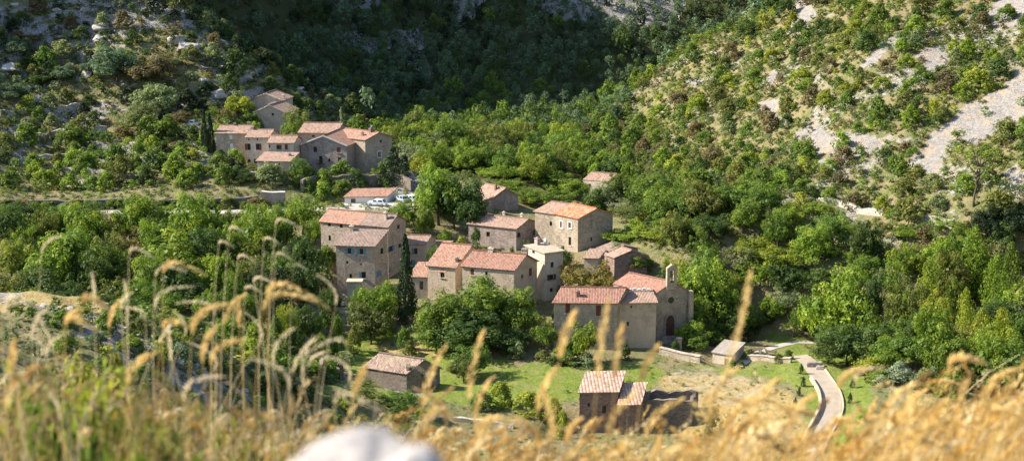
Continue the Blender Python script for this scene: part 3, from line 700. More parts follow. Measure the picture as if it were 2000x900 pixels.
disc(mb, rc, .58, .85, -.1, .10); rw = mb.build('rose_window', M['tan'], h.root, h.org)
mb = MB(); mb.add([rc+(uR*math.cos(2*math.pi*i/k)+UP*math.sin(2*math.pi*i/k))*.58+nrm*.03 for i in range(k)], [tuple(range(k))])
o = mb.build('pane', M['glass'], rw); o.location = -h.org
dz = at(1311, 654, mid.y).z; dc = Vector((mid.x, mid.y, dz))-uR*.05
def arch(w, hh, tot, n=7):
    pr = [(-w, 0), (-w, hh)]
    for i in range(1, n): t = i/n; pr.append((-w*(1-t**1.6), hh+(tot-hh)*math.sin(t*math.pi/2)**.9))
    pr.append((0, tot)); return pr+[(-x, z) for x, z in pr[-2::-1]]
mb = MB(); out = arch(1.12, 2.5, 4.1); inn = arch(.78, 2.4, 3.6)
a = [dc+uR*x+UP*z+nrm*.16 for x, z in out]; b = [dc+uR*x+UP*z+nrm*.16 for x, z in inn]; a2 = [p-nrm*.3 for p in a]; b2 = [p-nrm*.12 for p in b]; kk = len(a)
mb.add(a+b+a2+b2, [(i, i+1, kk+i+1, kk+i) for i in range(kk-1)]+[(i, 2*kk+i, 2*kk+i+1, i+1) for i in range(kk-1)]+[(kk+i, kk+i+1, 3*kk+i+1, 3*kk+i) for i in range(kk-1)])
sw = mb.build('doorway', M['mauve'], h.root, h.org)
mb = MB(); prism(mb, inn, dc, uR, nrm, .02, .055); o = mb.build('door', M['door'], sw); o.location = -h.org
mb = MB(); mb.box(P+uR*(lR+.35)+nrm*.3-UP*2.6+UP*-.4, .9, 1.1, 6.2, uR, nrm, UP, .8); mb.box(P-uR*.1+nrm*.25-UP*3, .8, .8, 5.4, uR, nrm, UP, .85); mb.build('buttress', M['grey'], h.root, h.org)
mb = MB()
for i in range(5): mb.box(dc+nrm*(.5+i*.36)-UP*(.12+i*.2), 3.2+i*.3, .38, .2+i*.02, uR, nrm, UP)
mb.build('steps', M['drystone'], h.root, h.org)
# --- long building in front of the chapel
h = H('front', 'stone_house', 'long grey house with two dark red shutters in front of the chapel')
PN = at(1205, 592, 227)
v = h.vol(PN, 0, 2, 66, 1082, dR=7.6, roof=('gable_L', 1.55), rm='t_red', wm='grey', wins=[W('L',1109,602,9,20,'c_red'),W('L',1169,606,10,22,'c_red'),W('L',1135,640,6,9,'hole')]); h.chimney(v, .33, .2, .9, .6, .6, 'red')
u = h.vol(at(1282, 591, 228.6), 0, -2, 97, 1205.4, dR=5.2, roof=('shed_L', 1.0), rm='t_pink', wm='warm', wins=[W('L',1233,599,4,5,'hole'),W('L',1226,632,5,8,'hole')])
mb = MB(); q = u['P']
for i in range(7):
    f = .2+i*.12; s_ = h.surf(u, f, .75); mb.box(s_+UP*.35, .5, .4, .5+.25*(i % 2))
o = mb.build('coping', M['white'], h.root, h.org)
# --- lower barn, ruin, hut
h = H('lowbarn', 'stone_barn', 'old stone barn with mottled roof and dark end wall below the meadow', 'barn')
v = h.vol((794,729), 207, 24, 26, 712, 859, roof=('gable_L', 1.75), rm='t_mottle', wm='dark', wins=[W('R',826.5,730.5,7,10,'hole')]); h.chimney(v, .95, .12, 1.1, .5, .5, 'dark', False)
for _p in ((1165,868,191),(1240,868,191),(1320,860,191.5)): _q = at(*_p); flatten(_q.x, _q.y, 6.0, _q.z)
h = H('ruin', 'ruined_house', 'half roofless stone ruin behind the golden grass in the lower meadow', 'ruin')
v = h.vol((1207,765), 196, -3, 76, 1132, dR=5.5, roof=('shed_L', 1.25), rm='t_stripe', wm='red', ov=.25, wins=[W('L',1180,799,8,16,'hole'),W('L',1150,790,5,8,'hole')])
v2 = h.vol((1250,790), 194.5, -4, 76, 1207.5, dR=5.8, roof=('shed_L', 1.3), rm='t_stripe', wm='red', ov=.2)
v3 = h.vol((1352,783), 197, 2, 70, 1250, dR=4.2, roof=('open', .8), wm='dark')
_q = at(1429.5, 694, 223); flatten(_q.x, _q.y+.8, 3.2, _q.z-1.75)
h = H('hut', 'stone_hut', 'little square stone hut with flat tiled roof beside the road', 'hut')
v = h.vol((1429.5,694), 223, 28, 62, 1392, 1453.5, roof=('shed_L', .35), rm='t_grey', wm='pale', ov=.2, wins=[W('L',1419,706,8,13,'barn')])
# ------------------------------------------------------------------ vegetation
def leaf_mat(name, base, transl=.42, var=.45, hue=.03):
    """per-object colour (object colour) times per-leaf variation; base is multiplied by the object's colour"""
    m, nt = new_mat(name); oi = N(nt, 'ShaderNodeObjectInfo'); at_ = N(nt, 'ShaderNodeAttribute', attribute_name='leafvar').outputs['Fac']
    c = mix(nt, 1.0, base, oi.outputs['Color'], 'MULTIPLY')
    h = N(nt, 'ShaderNodeHueSaturation'); nt.links.new(c, h.inputs['Color'])
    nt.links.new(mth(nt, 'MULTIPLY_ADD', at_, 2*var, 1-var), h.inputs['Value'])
    nt.links.new(mth(nt, 'MULTIPLY_ADD', at_, -2*hue, .5+hue), h.inputs['Hue'])
    h.inputs['Saturation'].default_value = 1.0
    d = N(nt, 'ShaderNodeBsdfPrincipled', i_Roughness=.55); d.inputs['Specular IOR Level'].default_value = .25
    t = N(nt, 'ShaderNodeBsdfTranslucent'); ms = N(nt, 'ShaderNodeMixShader', i_0=transl); o = N(nt, 'ShaderNodeOutputMaterial')
    nt.links.new(h.outputs[0], d.inputs['Base Color'])
    nt.links.new(mix(nt, 1.0, h.outputs[0], (1.25, 1.35, .6), 'MULTIPLY'), t.inputs[0])
    nt.links.new(d.outputs[0], ms.inputs[1]); nt.links.new(t.outputs[0], ms.inputs[2]); nt.links.new(ms.outputs[0], o.inputs[0]); return m
M['leaf'] = leaf_mat('leaves', (1, 1, 1))
M['needle'] = leaf_mat('needles', (1, 1, 1), .12, .35)

def leaves(centers, radii, per, size, rng, flat=.35, shell=.55, out=.7, squash=(1, 1, 1)):
    C = np.repeat(centers, per, 0); Rr = np.repeat(radii, per)[:, None]; n = len(C)
    d = rng.normal(size=(n, 3)); d /= np.linalg.norm(d, axis=1)[:, None]
    rad = shell+(1-shell)*rng.random((n, 1))**.7
    P = C+d*Rr*rad*np.array(squash)
    nn = d*out+rng.normal(size=(n, 3))*.32+np.array([0, 0, flat]); nn /= np.linalg.norm(nn, axis=1)[:, None]
    a = np.cross(nn, rng.normal(size=(n, 3))); a /= np.linalg.norm(a, axis=1)[:, None]; b = np.cross(nn, a)
    s = size*(.6+.8*rng.random((n, 1))); a = a*s; b = b*s*.62
    V = np.stack([P-a, P-b*.9+a*.1, P+a, P+b*.9+a*.1], 1).reshape(-1, 3)
    clump = np.repeat(rng.random(len(centers)), per)**1.3
    return V, np.clip(rng.random(n)*.45+clump*.55, 0, 1)
def quads(n): return np.arange(n*4).reshape(-1, 4)
PROT = {}
def trunk_mesh(name, h, r, limbs, rng, lean=.03):
    mb = MB(); pts = [(0, 0, -.06)]; x = y = 0
    for i in range(1, 6):
        x += rng.uniform(-lean, lean); y += rng.uniform(-lean, lean); pts.append((x, y, h*i/5))
    mb.tube(pts, [r*1.35]+[r*(1-.55*i/5) for i in range(1, 6)], 7)
    for c in limbs:
        k = rng.integers(2, 5); p = Vector(pts[k]); c = Vector(c); mid = p.lerp(c, .5)+Vector((0, 0, .03))
        mb.tube([p, mid, p.lerp(c, .92)], [r*.45, r*.3, r*.1], 5)
    me = bpy.data.meshes.new(name); me.from_pydata(mb.v, [], mb.f); me.materials.append(M['bark']); me.polygons.foreach_set('use_smooth', [True]*len(me.polygons)); me.update(); return me
def proto(kind, i, seed):
    """normalised plant: height 1, crown about 1 wide (scaled per tree). returns crown mesh, trunk mesh"""
    rng = np.random.default_rng(seed); mat = M['leaf']; th, tr = .5, .03
    ls = rng.uniform(.8, 1.3)
    if kind in ('broad', 'dense', 'loose'):
        n = {'broad': 46, 'dense': 60, 'loose': 34}[kind]; lo = {'broad': .20, 'dense': .12, 'loose': .26}[kind]
        lobes = [(rng.uniform(-.2, .2), rng.uniform(-.2, .2), rng.uniform(.48, .72), rng.uniform(.24, .34)) for _ in range(5)]
        lobes += [(0.27*math.cos(t), .27*math.sin(t), rng.uniform(.34, .5), rng.uniform(.17, .23)) for t in rng.uniform(0, 6.28)+np.arange(5)*1.256]
        cs, rs = [], []
        while len(cs) < n:
            l = lobes[rng.integers(len(lobes))]; d = rng.normal(size=3); d /= np.linalg.norm(d); d[2] = d[2]*.9+.1
            c = np.array(l[:3])+d*l[3]*np.array([1, 1, .85])
            if c[2] < lo or np.hypot(c[0], c[1]) > .47: continue
            c[2] = min(c[2], .94)
            cs.append(c); rs.append(rng.uniform(.075, .14) if kind != 'loose' else rng.uniform(.06, .12))
        cs, rs = np.array(cs), np.array(rs)
        V, a = leaves(cs, rs, 115 if kind != 'loose' else 90, (.0172 if kind != 'loose' else .0155)*ls, rng, out=1.0)
        inner = np.array([l[:3] for l in lobes]); ir = np.array([l[3]*.8 for l in lobes])
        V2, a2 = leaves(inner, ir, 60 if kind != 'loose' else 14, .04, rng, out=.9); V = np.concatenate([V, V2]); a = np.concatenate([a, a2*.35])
        limbs = [l[:3] for l in lobes]; th = .45
    elif kind == 'poplar':
        zs = np.linspace(.1, .95, 40); ang = rng.uniform(0, 6.28, 40); prof = .30*np.sin(np.clip((zs+.12)/1.1, 0, 1)*math.pi)**.8
        cs = np.stack([np.cos(ang)*prof*rng.uniform(.3, 1, 40), np.sin(ang)*prof*rng.uniform(.3, 1, 40), zs], 1); rs = .06+prof*.35
        V, a = leaves(cs, rs, 85, .02, rng, out=.6, flat=.1, squash=(1, 1, 1.0)); V[:, :2] *= 1.5; limbs = []; th = .85; tr = .018
    elif kind == 'cypress':
        zs = rng.uniform(.03, 1, 130); prof = .34*np.clip(1-zs, 0, 1)**.75*np.clip(zs/.22+.5, 0, 1); ang = rng.uniform(0, 6.28, 130)
        cs = np.stack([np.cos(ang)*prof*.8, np.sin(ang)*prof*.8, zs*.97], 1)
        V, a = leaves(cs, (.02+.16*prof), 45, .02, rng, out=.6, flat=.0, squash=(1.5, 1.5, 1.6)); mat = M['needle']; limbs = []; th = .6
    elif kind == 'pine':
        n = 21; ang = rng.uniform(0, 6.28, n); rr = .46*np.sqrt(rng.random(n)); zz = .98-rr**2*1.4-rng.random(n)*.16-(rng.random(n) < .3)*.15
        cs = np.stack([np.cos(ang)*rr, np.sin(ang)*rr, zz], 1)
        V, a = leaves(cs, rng.uniform(.045, .09, n), 60, .015, rng, flat=.6, squash=(1.15, 1.15, .4)); mat = M['needle']; limbs = [tuple(c) for c in cs]; th = .72; tr = .02
    elif kind == 'conifer':
        n = 120; zs = rng.uniform(.04, .98, n); prof = .48*(1-zs)**.8; ang = rng.uniform(0, 6.28, n); rr = prof*rng.uniform(.4, 1, n)
        cs = np.stack([np.cos(ang)*rr, np.sin(ang)*rr, zs-rr*.15], 1)
        V, a = leaves(cs, .05+prof*.15, 40, .02, rng, flat=.3, squash=(1.2, 1.2, .6)); mat = M['needle']; limbs = []; th = .9; tr = .025
    else:   # shrubs: 'shrub', 'scrub' (open, twiggy), 'bush' (full)
        n = {'shrub': 26, 'scrub': 18, 'bush': 34}[kind]; cs, rs = [], []
        for _ in range(n):
            t = rng.uniform(0, 6.28); e = rng.uniform(0, 1.5); r = .38*rng.uniform(.55, 1)
            cs.append((math.cos(t)*math.cos(e)*r, math.sin(t)*math.cos(e)*r, .12+.68*math.sin(e)*rng.uniform(.7, 1.05))); rs.append(rng.uniform(.08, .16))
        V, a = leaves(np.array(cs), np.array(rs), {'shrub': 46, 'scrub': 34, 'bush': 60}[kind], {'shrub': .036, 'scrub': .032, 'bush': .03}[kind], rng, shell=.4)
        if kind != 'scrub':
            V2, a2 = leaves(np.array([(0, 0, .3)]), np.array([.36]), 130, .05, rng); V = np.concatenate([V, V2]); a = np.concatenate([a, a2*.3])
        limbs = []; th = .3; tr = .03
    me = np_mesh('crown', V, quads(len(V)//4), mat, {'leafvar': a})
    tm = trunk_mesh('trunk', th, tr, limbs, rng) if kind not in ('shrub', 'scrub', 'bush') else None
    return me, tm
for k, n in (('broad', 5), ('dense', 4), ('loose', 3), ('poplar', 3), ('cypress', 2), ('pine', 2), ('conifer', 2), ('shrub', 5), ('scrub', 4), ('bush', 4)):
    PROT[k] = [proto(k, i, hash((k[0], i)) % 1 + i*31+sum(map(ord, k))) for i in range(n)]

# colours: name -> base reflectance
TINT = {'bright green': (.205, .275, .034), 'yellow green': (.265, .29, .036), 'mid green': (.14, .205, .032), 'dark green': (.078, .12, .028), 'blackish green': (.030, .05, .019),
 'grey green': (.205, .24, .11), 'olive green': (.165, .18, .044), 'brownish green': (.18, .145, .068), 'silvery green': (.31, .34, .22), 'holm green': (.125, .18, .10), 'rusty green': (.22, .17, .045)}
NOUN = {'broad': 'broadleaf tree', 'dense': 'dense round tree', 'loose': 'open crowned tree', 'poplar': 'poplar', 'cypress': 'cypress', 'pine': 'pine tree', 'conifer': 'conifer', 'shrub': 'shrub', 'scrub': 'straggly shrub', 'bush': 'full leafy bush'}
NAME = {'broad': 'broadleaf_tree', 'dense': 'broadleaf_tree', 'loose': 'broadleaf_tree', 'poplar': 'poplar_tree', 'cypress': 'cypress_tree', 'pine': 'pine_tree', 'conifer': 'conifer_tree', 'shrub': 'shrub', 'scrub': 'shrub', 'bush': 'bush'}
PLANTS = []      # (root, px, py, kind, colour, height, label or None, zone)
def plant(x, y, h, w, kind, colour, label=None, zone=None, z=None, i=None):
    ps = PROT[kind]; i = rnd.randrange(len(ps)) if i is None else i % len(ps); cm, tm = ps[i]
    z = hgt(x, y) if z is None else z
    a = rnd.uniform(0, 6.28); t = TINT[colour]; f = rnd.uniform(.85, 1.15); g = rnd.uniform(.93, 1.07)
    colr = (t[0]*f*g, t[1]*f, t[2]*f/g, 1)
    if tm is None:
        o = bpy.data.objects.new(NAME[kind], cm); put(o); o.color = colr
        o.location = (x, y, z-.1*h); o.scale = (w, w*rnd.uniform(.85, 1.15), h*1.1); o.rotation_euler = (0, 0, a)
    else:
        o = empty(NAME[kind], (x, y, z), rz=a); 
        c = put(bpy.data.objects.new('crown', cm), o); c.scale = (w, w*rnd.uniform(.9, 1.1), h); c.color = colr
        t = put(bpy.data.objects.new('trunk', tm), o); tw = min(w, h*.8) if kind != 'cypress' else w; t.scale = (tw, tw, h)
    qx, qy = proj(x, y, z+h*.6)
    PLANTS.append((o, float(qx), float(qy), kind, colour, h, label, zone, w)); return o
def tree(px, top, wpx, Y, kind, colour, label=None, hmin=2.0, hmax=17, i=None, zone=None):
    if Y < 0: Y = hit(px, -Y).y
    wpx *= (1.04 if Y > 235 and px < 680 else .96) if kind in ('broad', 'dense', 'loose') else (2.7 if kind == 'cypress' else 1.0)
    q = at(px, top, Y); g = hgt(q.x, Y); h = max(hmin, min(hmax, q.z-g)); s = ppm(Y)
    return plant(q.x, Y, h, wpx/s, kind, colour, label, zone, z=q.z-h if h < hmax-.01 and h > hmin+.01 else g, i=i)

# --- trees placed one by one
BG, YG, MG, DG, KG, GG, OG, NG, SG, RG, HG = 'bright green,yellow green,mid green,dark green,blackish green,grey green,olive green,brownish green,silvery green,rusty green,holm green'.split(',')
T_ = [
# the band below the road on the left
(14,395,80,262,'broad',DG),(15,462,95,250,'broad',YG),(57,402,55,266,'loose',MG),(160,393,72,268,'broad',BG),(60,440,90,255,'loose',BG),(118,432,150,248,'broad',BG),(150,428,105,256,'broad',MG),(175,480,90,242,'dense',DG),
(215,520,90,238,'loose',OG),(268,366,92,272,'broad',BG),(248,425,95,260,'loose',NG),(318,450,165,247,'dense',BG),(300,480,80,240,'broad',MG),(377,374,98,270,'broad',BG),(392,440,100,256,'dense',DG),(350,510,110,238,'dense',DG),(440,432,70,258,'broad',MG),
(503,402,88,266,'broad',BG),(590,371,86,280,'broad',BG),(490,455,130,248,'loose',OG),(545,440,70,252,'loose',GG),(600,455,85,256,'dense',DG),(510,510,110,238,'dense',KG),(415,550,85,228,'broad',MG),(565,500,70,246,'dense',KG),(625,500,50,250,'loose',DG),(80,520,120,236,'dense',DG),(20,520,90,236,'broad',OG),(455,520,60,232,'broad',MG),(30,430,60,258,'loose',OG),
(560,585,50,222,'broad',YG),(600,590,60,225,'dense',DG),(540,600,60,215,'bush',MG),
# round the village
(791,454,27,239,'cypress',KG,'tall slim dark cypress standing in front of the teal shuttered house'),
(735,542,80,238,'broad',BG),(757,548,56,243,'dense',MG),(722,585,92,232,'dense',OG),(700,560,50,240,'broad',MG),(790,625,40,228,'bush',MG),
(862,560,130,230,'dense',MG),(945,531,170,234,'dense',MG),(1015,560,110,232,'dense',MG),(905,600,170,227,'dense',DG),(990,630,120,226,'dense',DG),(850,625,80,226,'dense',MG),
(1063,622,58,227,'broad',MG),(1140,613,68,221,'broad',BG),(1012,660,50,223,'bush',GG),(1110,655,80,221,'bush',MG),(1145,685,70,219,'bush',GG),(1085,690,50,220,'bush',DG),(1222,664,30,223,'bush',DG),(1060,680,50,222,'bush',OG),
(1150,500,115,243,'broad',RG),(1120,510,80,247,'loose',RG),(1185,530,60,241,'loose',RG),(1058,505,24,249,'bush',DG),(1105,490,40,262,'broad',DG),
(855,316,108,287,'dense',BG,'tall bright plane tree with dark underside beside the car park'),(915,343,88,284,'dense',DG,'dark plane tree right of the bright one by the car park'),(887,345,80,286,'dense',DG),(790,388,80,282,'broad',MG),(830,400,50,280,'dense',MG),
(768,285,70,310,'conifer',KG,'broad dark conifer against the shaded end wall of the hamlet'),(790,300,50,308,'conifer',KG),(745,318,50,309,'conifer',DG),
(397,213,11,318,'cypress',KG,'left one of two thin cypresses before the hamlet row'),(409,219,11,318,'cypress',KG,'right one of two thin cypresses before the hamlet row'),
(467,180,62,345,'broad',YG),(440,205,50,338,'loose',OG),(574,200,62,340,'broad',OG),(570,235,50,333,'broad',MG),(666,208,28,338,'conifer',GG,'slender pale conifer rising behind the tall pink roofed house'),(690,225,40,336,'loose',DG),(498,232,40,332,'bush',YG),
(584,308,42,303,'broad',MG),(550,335,55,302,'loose',OG),(450,300,45,306,'dense',KG),(475,330,60,301,'dense',DG),(375,285,45,314,'bush',YG),(420,320,60,309,'loose',OG),(510,325,40,302,'bush',MG),(700,325,24,310,'bush',DG),
(930,435,30,277,'bush',DG),(760,400,50,285,'bush',MG),(620,340,30,309,'bush',DG),
# the grove in the valley behind
(803,262,80,350,'loose',SG),(832,240,100,362,'loose',GG),(882,233,95,366,'broad',MG),(845,275,80,340,'broad',BG),(820,300,60,330,'loose',YG),(900,290,80,345,'dense',DG),(962,224,110,370,'loose',OG),(985,270,100,350,'loose',OG),(930,300,80,340,'broad',MG),
(1040,245,34,384,'poplar',MG),(1060,240,30,386,'poplar',BG),(1078,243,34,388,'poplar',MG),(1098,262,30,386,'poplar',DG),(1112,270,30,384,'poplar',MG),(1128,262,26,386,'poplar',DG),(1020,255,40,384,'loose',DG),
(1010,325,90,330,'broad',MG),(1055,320,90,335,'broad',MG),(1085,330,100,326,'broad',BG),(1115,345,80,320,'broad',BG),(960,330,70,330,'broad',BG),(1040,365,90,312,'broad',BG),(1090,368,80,310,'broad',MG),(1000,350,70,318,'broad',BG),(1135,310,60,345,'broad',BG),
(1180,355,70,308,'broad',GG),(1165,375,60,306,'loose',MG),(1240,345,60,326,'loose',GG),(1215,385,70,300,'loose',SG),(1255,365,90,312,'broad',MG),
# right of the village
(1230,400,110,290,'broad',OG),(1290,395,120,288,'broad',BG),(1345,380,130,292,'broad',OG),(1215,450,80,272,'broad',BG),(1280,450,90,268,'broad',YG),(1250,490,80,258,'dense',MG),(1330,440,120,268,'dense',MG),(1400,420,110,274,'loose',MG),
(1370,480,110,250,'dense',MG),(1375,500,130,242,'broad',BG),(1300,515,70,246,'dense',DG),(1440,470,100,256,'loose',GG),(1480,460,100,258,'broad',YG),(1430,540,100,240,'dense',MG),(1360,580,70,236,'broad',MG),(1355,620,75,231,'broad',BG),(1420,600,80,238,'dense',DG),(1465,590,70,242,'dense',DG),(1400,640,60,234,'bush',MG),
(1530,480,110,254,'broad',YG),(1580,470,100,258,'loose',MG),(1540,545,80,246,'loose',GG),(1510,570,60,246,'broad',BG),(1490,620,50,246,'dense',DG),(1560,590,60,243,'loose',MG),
(1553,600,46,240,'loose',MG,'thin young tree with bare trunk on the lawn, nearest the path'),(1572,610,36,243,'loose',GG),(1588,605,40,241,'loose',MG),
(1640,513,150,234,'dense',BG,'biggest round bright crowned tree right of the lawn'),(1695,520,70,231,'dense',DG),(1600,570,80,240,'dense',MG),(1660,630,140,222,'dense',DG),(1620,660,80,220,'dense',DG),(1720,620,110,222,'dense',DG),(1740,520,90,240,'loose',GG),
(1640,440,90,262,'broad',YG),(1600,430,80,268,'broad',BG),(1700,465,80,252,'loose',GG),
(1752,545,70,226,'loose',OG),(1792,520,84,226,'loose',OG,'tall tree with dark forked trunk and pale yellowish crown'),(1790,600,60,222,'dense',DG),
(1770,440,80,252,'broad',BG),(1815,430,80,250,'loose',MG),(1850,420,80,250,'loose',BG),(1900,435,100,244,'loose',BG),(1950,470,90,238,'loose',GG),(1860,490,90,236,'broad',OG),(1835,560,70,222,'broad',YG),(1850,620,80,216,'broad',OG),
(1888,562,44,215,'poplar',YG,'taller of the two pointed poplars at the meadow edge'),(1920,602,48,212,'poplar',YG,'shorter of the two pointed poplars at the meadow edge'),(1950,580,110,219,'dense',DG),(1985,600,90,215,'broad',MG),(1930,680,130,207,'dense',DG),(1990,650,70,206,'loose',GG),(1870,690,60,206,'bush',OG),
(1912,268,118,-399,'pine',OG,'lone umbrella pine with bare dark trunk on the pale scree slope'),(1935,395,90,-475,'dense',KG),(1985,400,80,-470,'dense',KG),(1960,430,70,-490,'dense',DG),
(225,88,105,-165,'dense',HG,'big dark oak clump high on the left rocky hill'),(290,100,90,-170,'dense',NG),(185,108,60,-150,'dense',HG),(295,154,95,-235,'broad',GG),(268,194,85,-258,'dense',GG),(212,284,56,319,'broad',MG),(160,300,50,317,'broad',DG),(30,70,60,-108,'dense',HG),(25,160,60,-200,'dense',HG),(120,122,55,-160,'dense',HG),(75,175,50,350,'dense',DG),(350,215,50,-250,'dense',NG),(235,240,45,330,'bush',NG),(330,130,50,357,'dense',HG),(60,120,50,364,'dense',NG),
(1905,440,56,237,'poplar',BG),(1862,452,50,239,'poplar',MG),(1948,495,56,226,'poplar',BG),(1835,480,46,237,'poplar',MG),(1978,470,52,231,'poplar',MG),(1815,510,46,231,'poplar',BG),(1960,600,52,209,'poplar',YG),(1835,590,105,211,'dense',BG),(1785,640,90,213,'broad',MG),(1875,640,100,208,'broad',MG),(1935,630,120,207,'broad',BG),(1985,660,110,203,'broad',MG),(1740,660,90,214,'broad',BG),(1700,690,90,212,'bush',YG),(1760,700,90,207,'bush',SG),(1810,705,90,204,'bush',GG),(1725,715,80,208,'bush',MG),(1860,720,90,202,'bush',MG),(1780,560,80,228,'broad',BG),(1850,450,90,242,'broad',BG),(1910,460,90,238,'broad',BG),(1770,470,80,242,'broad',BG),(1960,560,90,228,'broad',MG),(1700,590,70,228,'broad',BG),(1760,610,70,224,'dense',MG),(1820,640,80,219,'broad',MG),(1880,610,90,226,'broad',MG),(1990,520,80,232,'loose',BG),(1980,700,90,205,'dense',DG),(1920,520,70,236,'broad',BG),(1860,540,70,232,'loose',MG),(1800,480,70,244,'broad',OG),(1740,480,70,248,'loose',MG),(1675,560,70,238,'broad',BG),
(846,478,34,258,'broad',MG),(975,478,40,262,'bush',DG),(1000,474,36,262,'bush',MG),(1030,470,30,264,'broad',DG),(1068,470,50,262,'broad',MG),(1098,470,40,262,'bush',DG),(1112,560,40,238,'bush',MG),(1090,575,36,236,'bush',DG),(880,468,40,268,'bush',MG),(900,455,36,272,'bush',YG),(870,440,40,276,'bush',MG),(1205,470,36,262,'broad',MG),(1250,545,40,245,'bush',MG),(650,555,40,247,'bush',DG),(640,590,44,238,'bush',MG),(755,600,40,236,'bush',MG),(800,660,40,226,'bush',OG),(690,625,40,228,'bush',OG),(1320,655,24,226,'bush',DG),(1360,650,50,228,'broad',MG),
# low ground
(920,670,100,214,'broad',MG),(905,690,70,212,'broad',OG),(975,735,80,201,'bush',YG),(1030,755,90,198,'bush',YG),(1080,765,70,197,'bush',YG),(940,755,70,199,'bush',MG),(1100,790,50,194,'bush',YG),
(790,765,90,196,'broad',MG),(830,790,70,192,'bush',MG),(740,780,60,195,'bush',MG),(700,770,50,198,'bush',GG),(770,820,70,188,'bush',DG),(600,700,70,196,'dense',MG),(640,760,60,196,'bush',DG),(580,690,60,192,'bush',MG),(620,650,55,216,'loose',OG),
(1430,715,24,219,'bush',MG),(1448,712,26,220,'bush',DG),(1540,705,30,224,'bush',DG),(1520,715,24,222,'bush',OG),(1565,735,14,214,'bush',DG),(1568,760,14,208,'bush',DG),(1560,780,14,204,'bush',DG),(1552,805,16,199,'bush',DG),(1665,760,16,207,'bush',DG),(1660,790,16,201,'bush',DG),(1690,735,50,214,'bush',OG),(1740,720,60,214,'bush',YG),(1770,725,70,209,'bush',SG),(1720,745,60,207,'bush',SG),(1800,740,60,205,'bush',GG),(1830,725,50,208,'bush',OG),(1390,790,30,194,'bush',OG),(1460,690,26,226,'bush',OG),
(1395,770,55,192,'scrub',NG),(1425,790,60,190,'scrub',NG),
]
for t in T_: tree(*t)


for px in range(-10, 510, 27): tree(px+rnd.uniform(-8, 8), rnd.uniform(374, 392), rnd.uniform(34, 60), -406, 'bush', rnd.choice((DG, OG, MG, HG, NG)), hmin=1.0)
for px, base in ((120,640),(165,628),(205,650),(240,632),(275,655),(310,640),(345,665),(380,650),(415,680),(450,665),(480,700),(250,690),(310,705),(360,715),(410,730),(450,745),(500,735),(180,680),(130,690),(540,720),(560,755),(520,770),(330,680),(285,725)): tree(px+rnd.uniform(-8, 8), base-rnd.uniform(34, 58), rnd.uniform(50, 90), -base, 'bush', rnd.choice((MG, DG, OG, BG, HG)), hmin=1.0)
for px in (8,42,76,112,148,178,244,272,298,366,396,486,516,548): tree(px, rnd.uniform(390, 402), rnd.uniform(44, 62), 277, rnd.choice(('broad', 'dense', 'broad')), rnd.choice((BG, MG, MG, DG, OG)), hmin=2.5)
# more of the belt of trees below the road
for px, top, w_, Y, k, c in ((25,415,70,270,'broad',MG),(85,410,60,268,'dense',OG),(130,405,55,274,'broad',BG),(190,420,60,270,'broad',MG),(225,415,60,273,'loose',BG),(300,420,60,268,'dense',MG),(348,410,60,268,'broad',BG),(428,402,50,272,'broad',MG),(470,425,60,268,'broad',BG),(530,398,60,272,'dense',MG),(555,404,50,274,'broad',BG),(40,480,80,250,'broad',MG),(100,500,90,244,'broad',BG),(205,450,80,256,'broad',OG),(230,470,90,250,'dense',MG),(330,420,80,264,'broad',MG),(290,430,60,262,'broad',BG),(420,480,90,247,'broad',BG),(455,440,70,260,'broad',YG),(540,490,80,245,'broad',MG),(590,500,60,242,'dense',DG),(640,470,50,262,'broad',MG),(615,420,50,274,'broad',BG),(545,410,60,272,'broad',MG),(460,410,60,274,'broad',OG),(330,400,60,276,'broad',BG),(205,405,60,274,'loose',OG),(110,405,50,272,'broad',MG),(270,540,90,232,'broad',MG),(200,560,80,228,'dense',DG),(60,560,90,226,'broad',MG),(130,555,90,228,'broad',DG),(330,565,80,228,'dense',MG),(480,560,80,226,'broad',MG),(520,545,70,230,'dense',DG),(640,560,50,235,'dense',DG),(660,600,40,225,'bush',MG),(500,615,70,208,'bush',BG),(450,610,70,205,'bush',MG),(570,630,70,205,'bush',DG),(530,660,80,196,'bush',OG),(640,690,60,202,'bush',MG),(590,740,80,186,'bush',DG),(680,790,70,188,'bush',BG),(640,810,80,182,'bush',MG)):
    tree(px, top, w_, Y, k, c)
# --- shrubs and trees scattered over the slopes, in the ground's own plan
_t2 = np.arange(8, 640, 2.0)
def visible(x, y, z):
    """is the point seen from the photographer's place, past the ground in between"""
    k = np.linspace(.25, .985, 60); Z = CAM_Z+(z-CAM_Z)*k
    return bool(np.all(height(x*k, y*k) < Z+.3))
def scatter(x0, x1, y0, y1, dmin, test, seed, tries):
    """dart throwing with a grid; test(x,y)->radius factor or 0"""
    rng = random.Random(seed); cell = {}; out = []
    for _ in range(tries):
        x = rng.uniform(x0, x1); y = rng.uniform(y0, y1); d = test(x, y, rng)
        if not d: continue
        r = dmin*d; c = (int(x//dmin), int(y//dmin)); ok = True
        for i in range(-2, 3):
            for j in range(-2, 3):
                for (a, b, q) in cell.get((c[0]+i, c[1]+j), ()):
                    if (a-x)**2+(b-y)**2 < (.5*(r+q))**2: ok = False; break
                if not ok: break
            if not ok: break
        if ok: cell.setdefault(c, []).append((x, y, r)); out.append((x, y, d))
    return out
FOOT = []
for hk in HOUSES.values():
    for v in hk.vols:
        P, uL, uR = v['P'], v['uL'], v['uR']; c = P+uL*v['lL']/2+uR*v['lR']/2; FOOT.append((c.x, c.y, .5*math.hypot(v['lL'], v['lR'])))
def clear(x, y, r=1.0): return all((x-a)**2+(y-b)**2 > (q+r)**2 for a, b, q in FOOT)
HERO = [(o.location.x, o.location.y, w) for (o, _, _, _, _, _, _, _, w) in PLANTS]
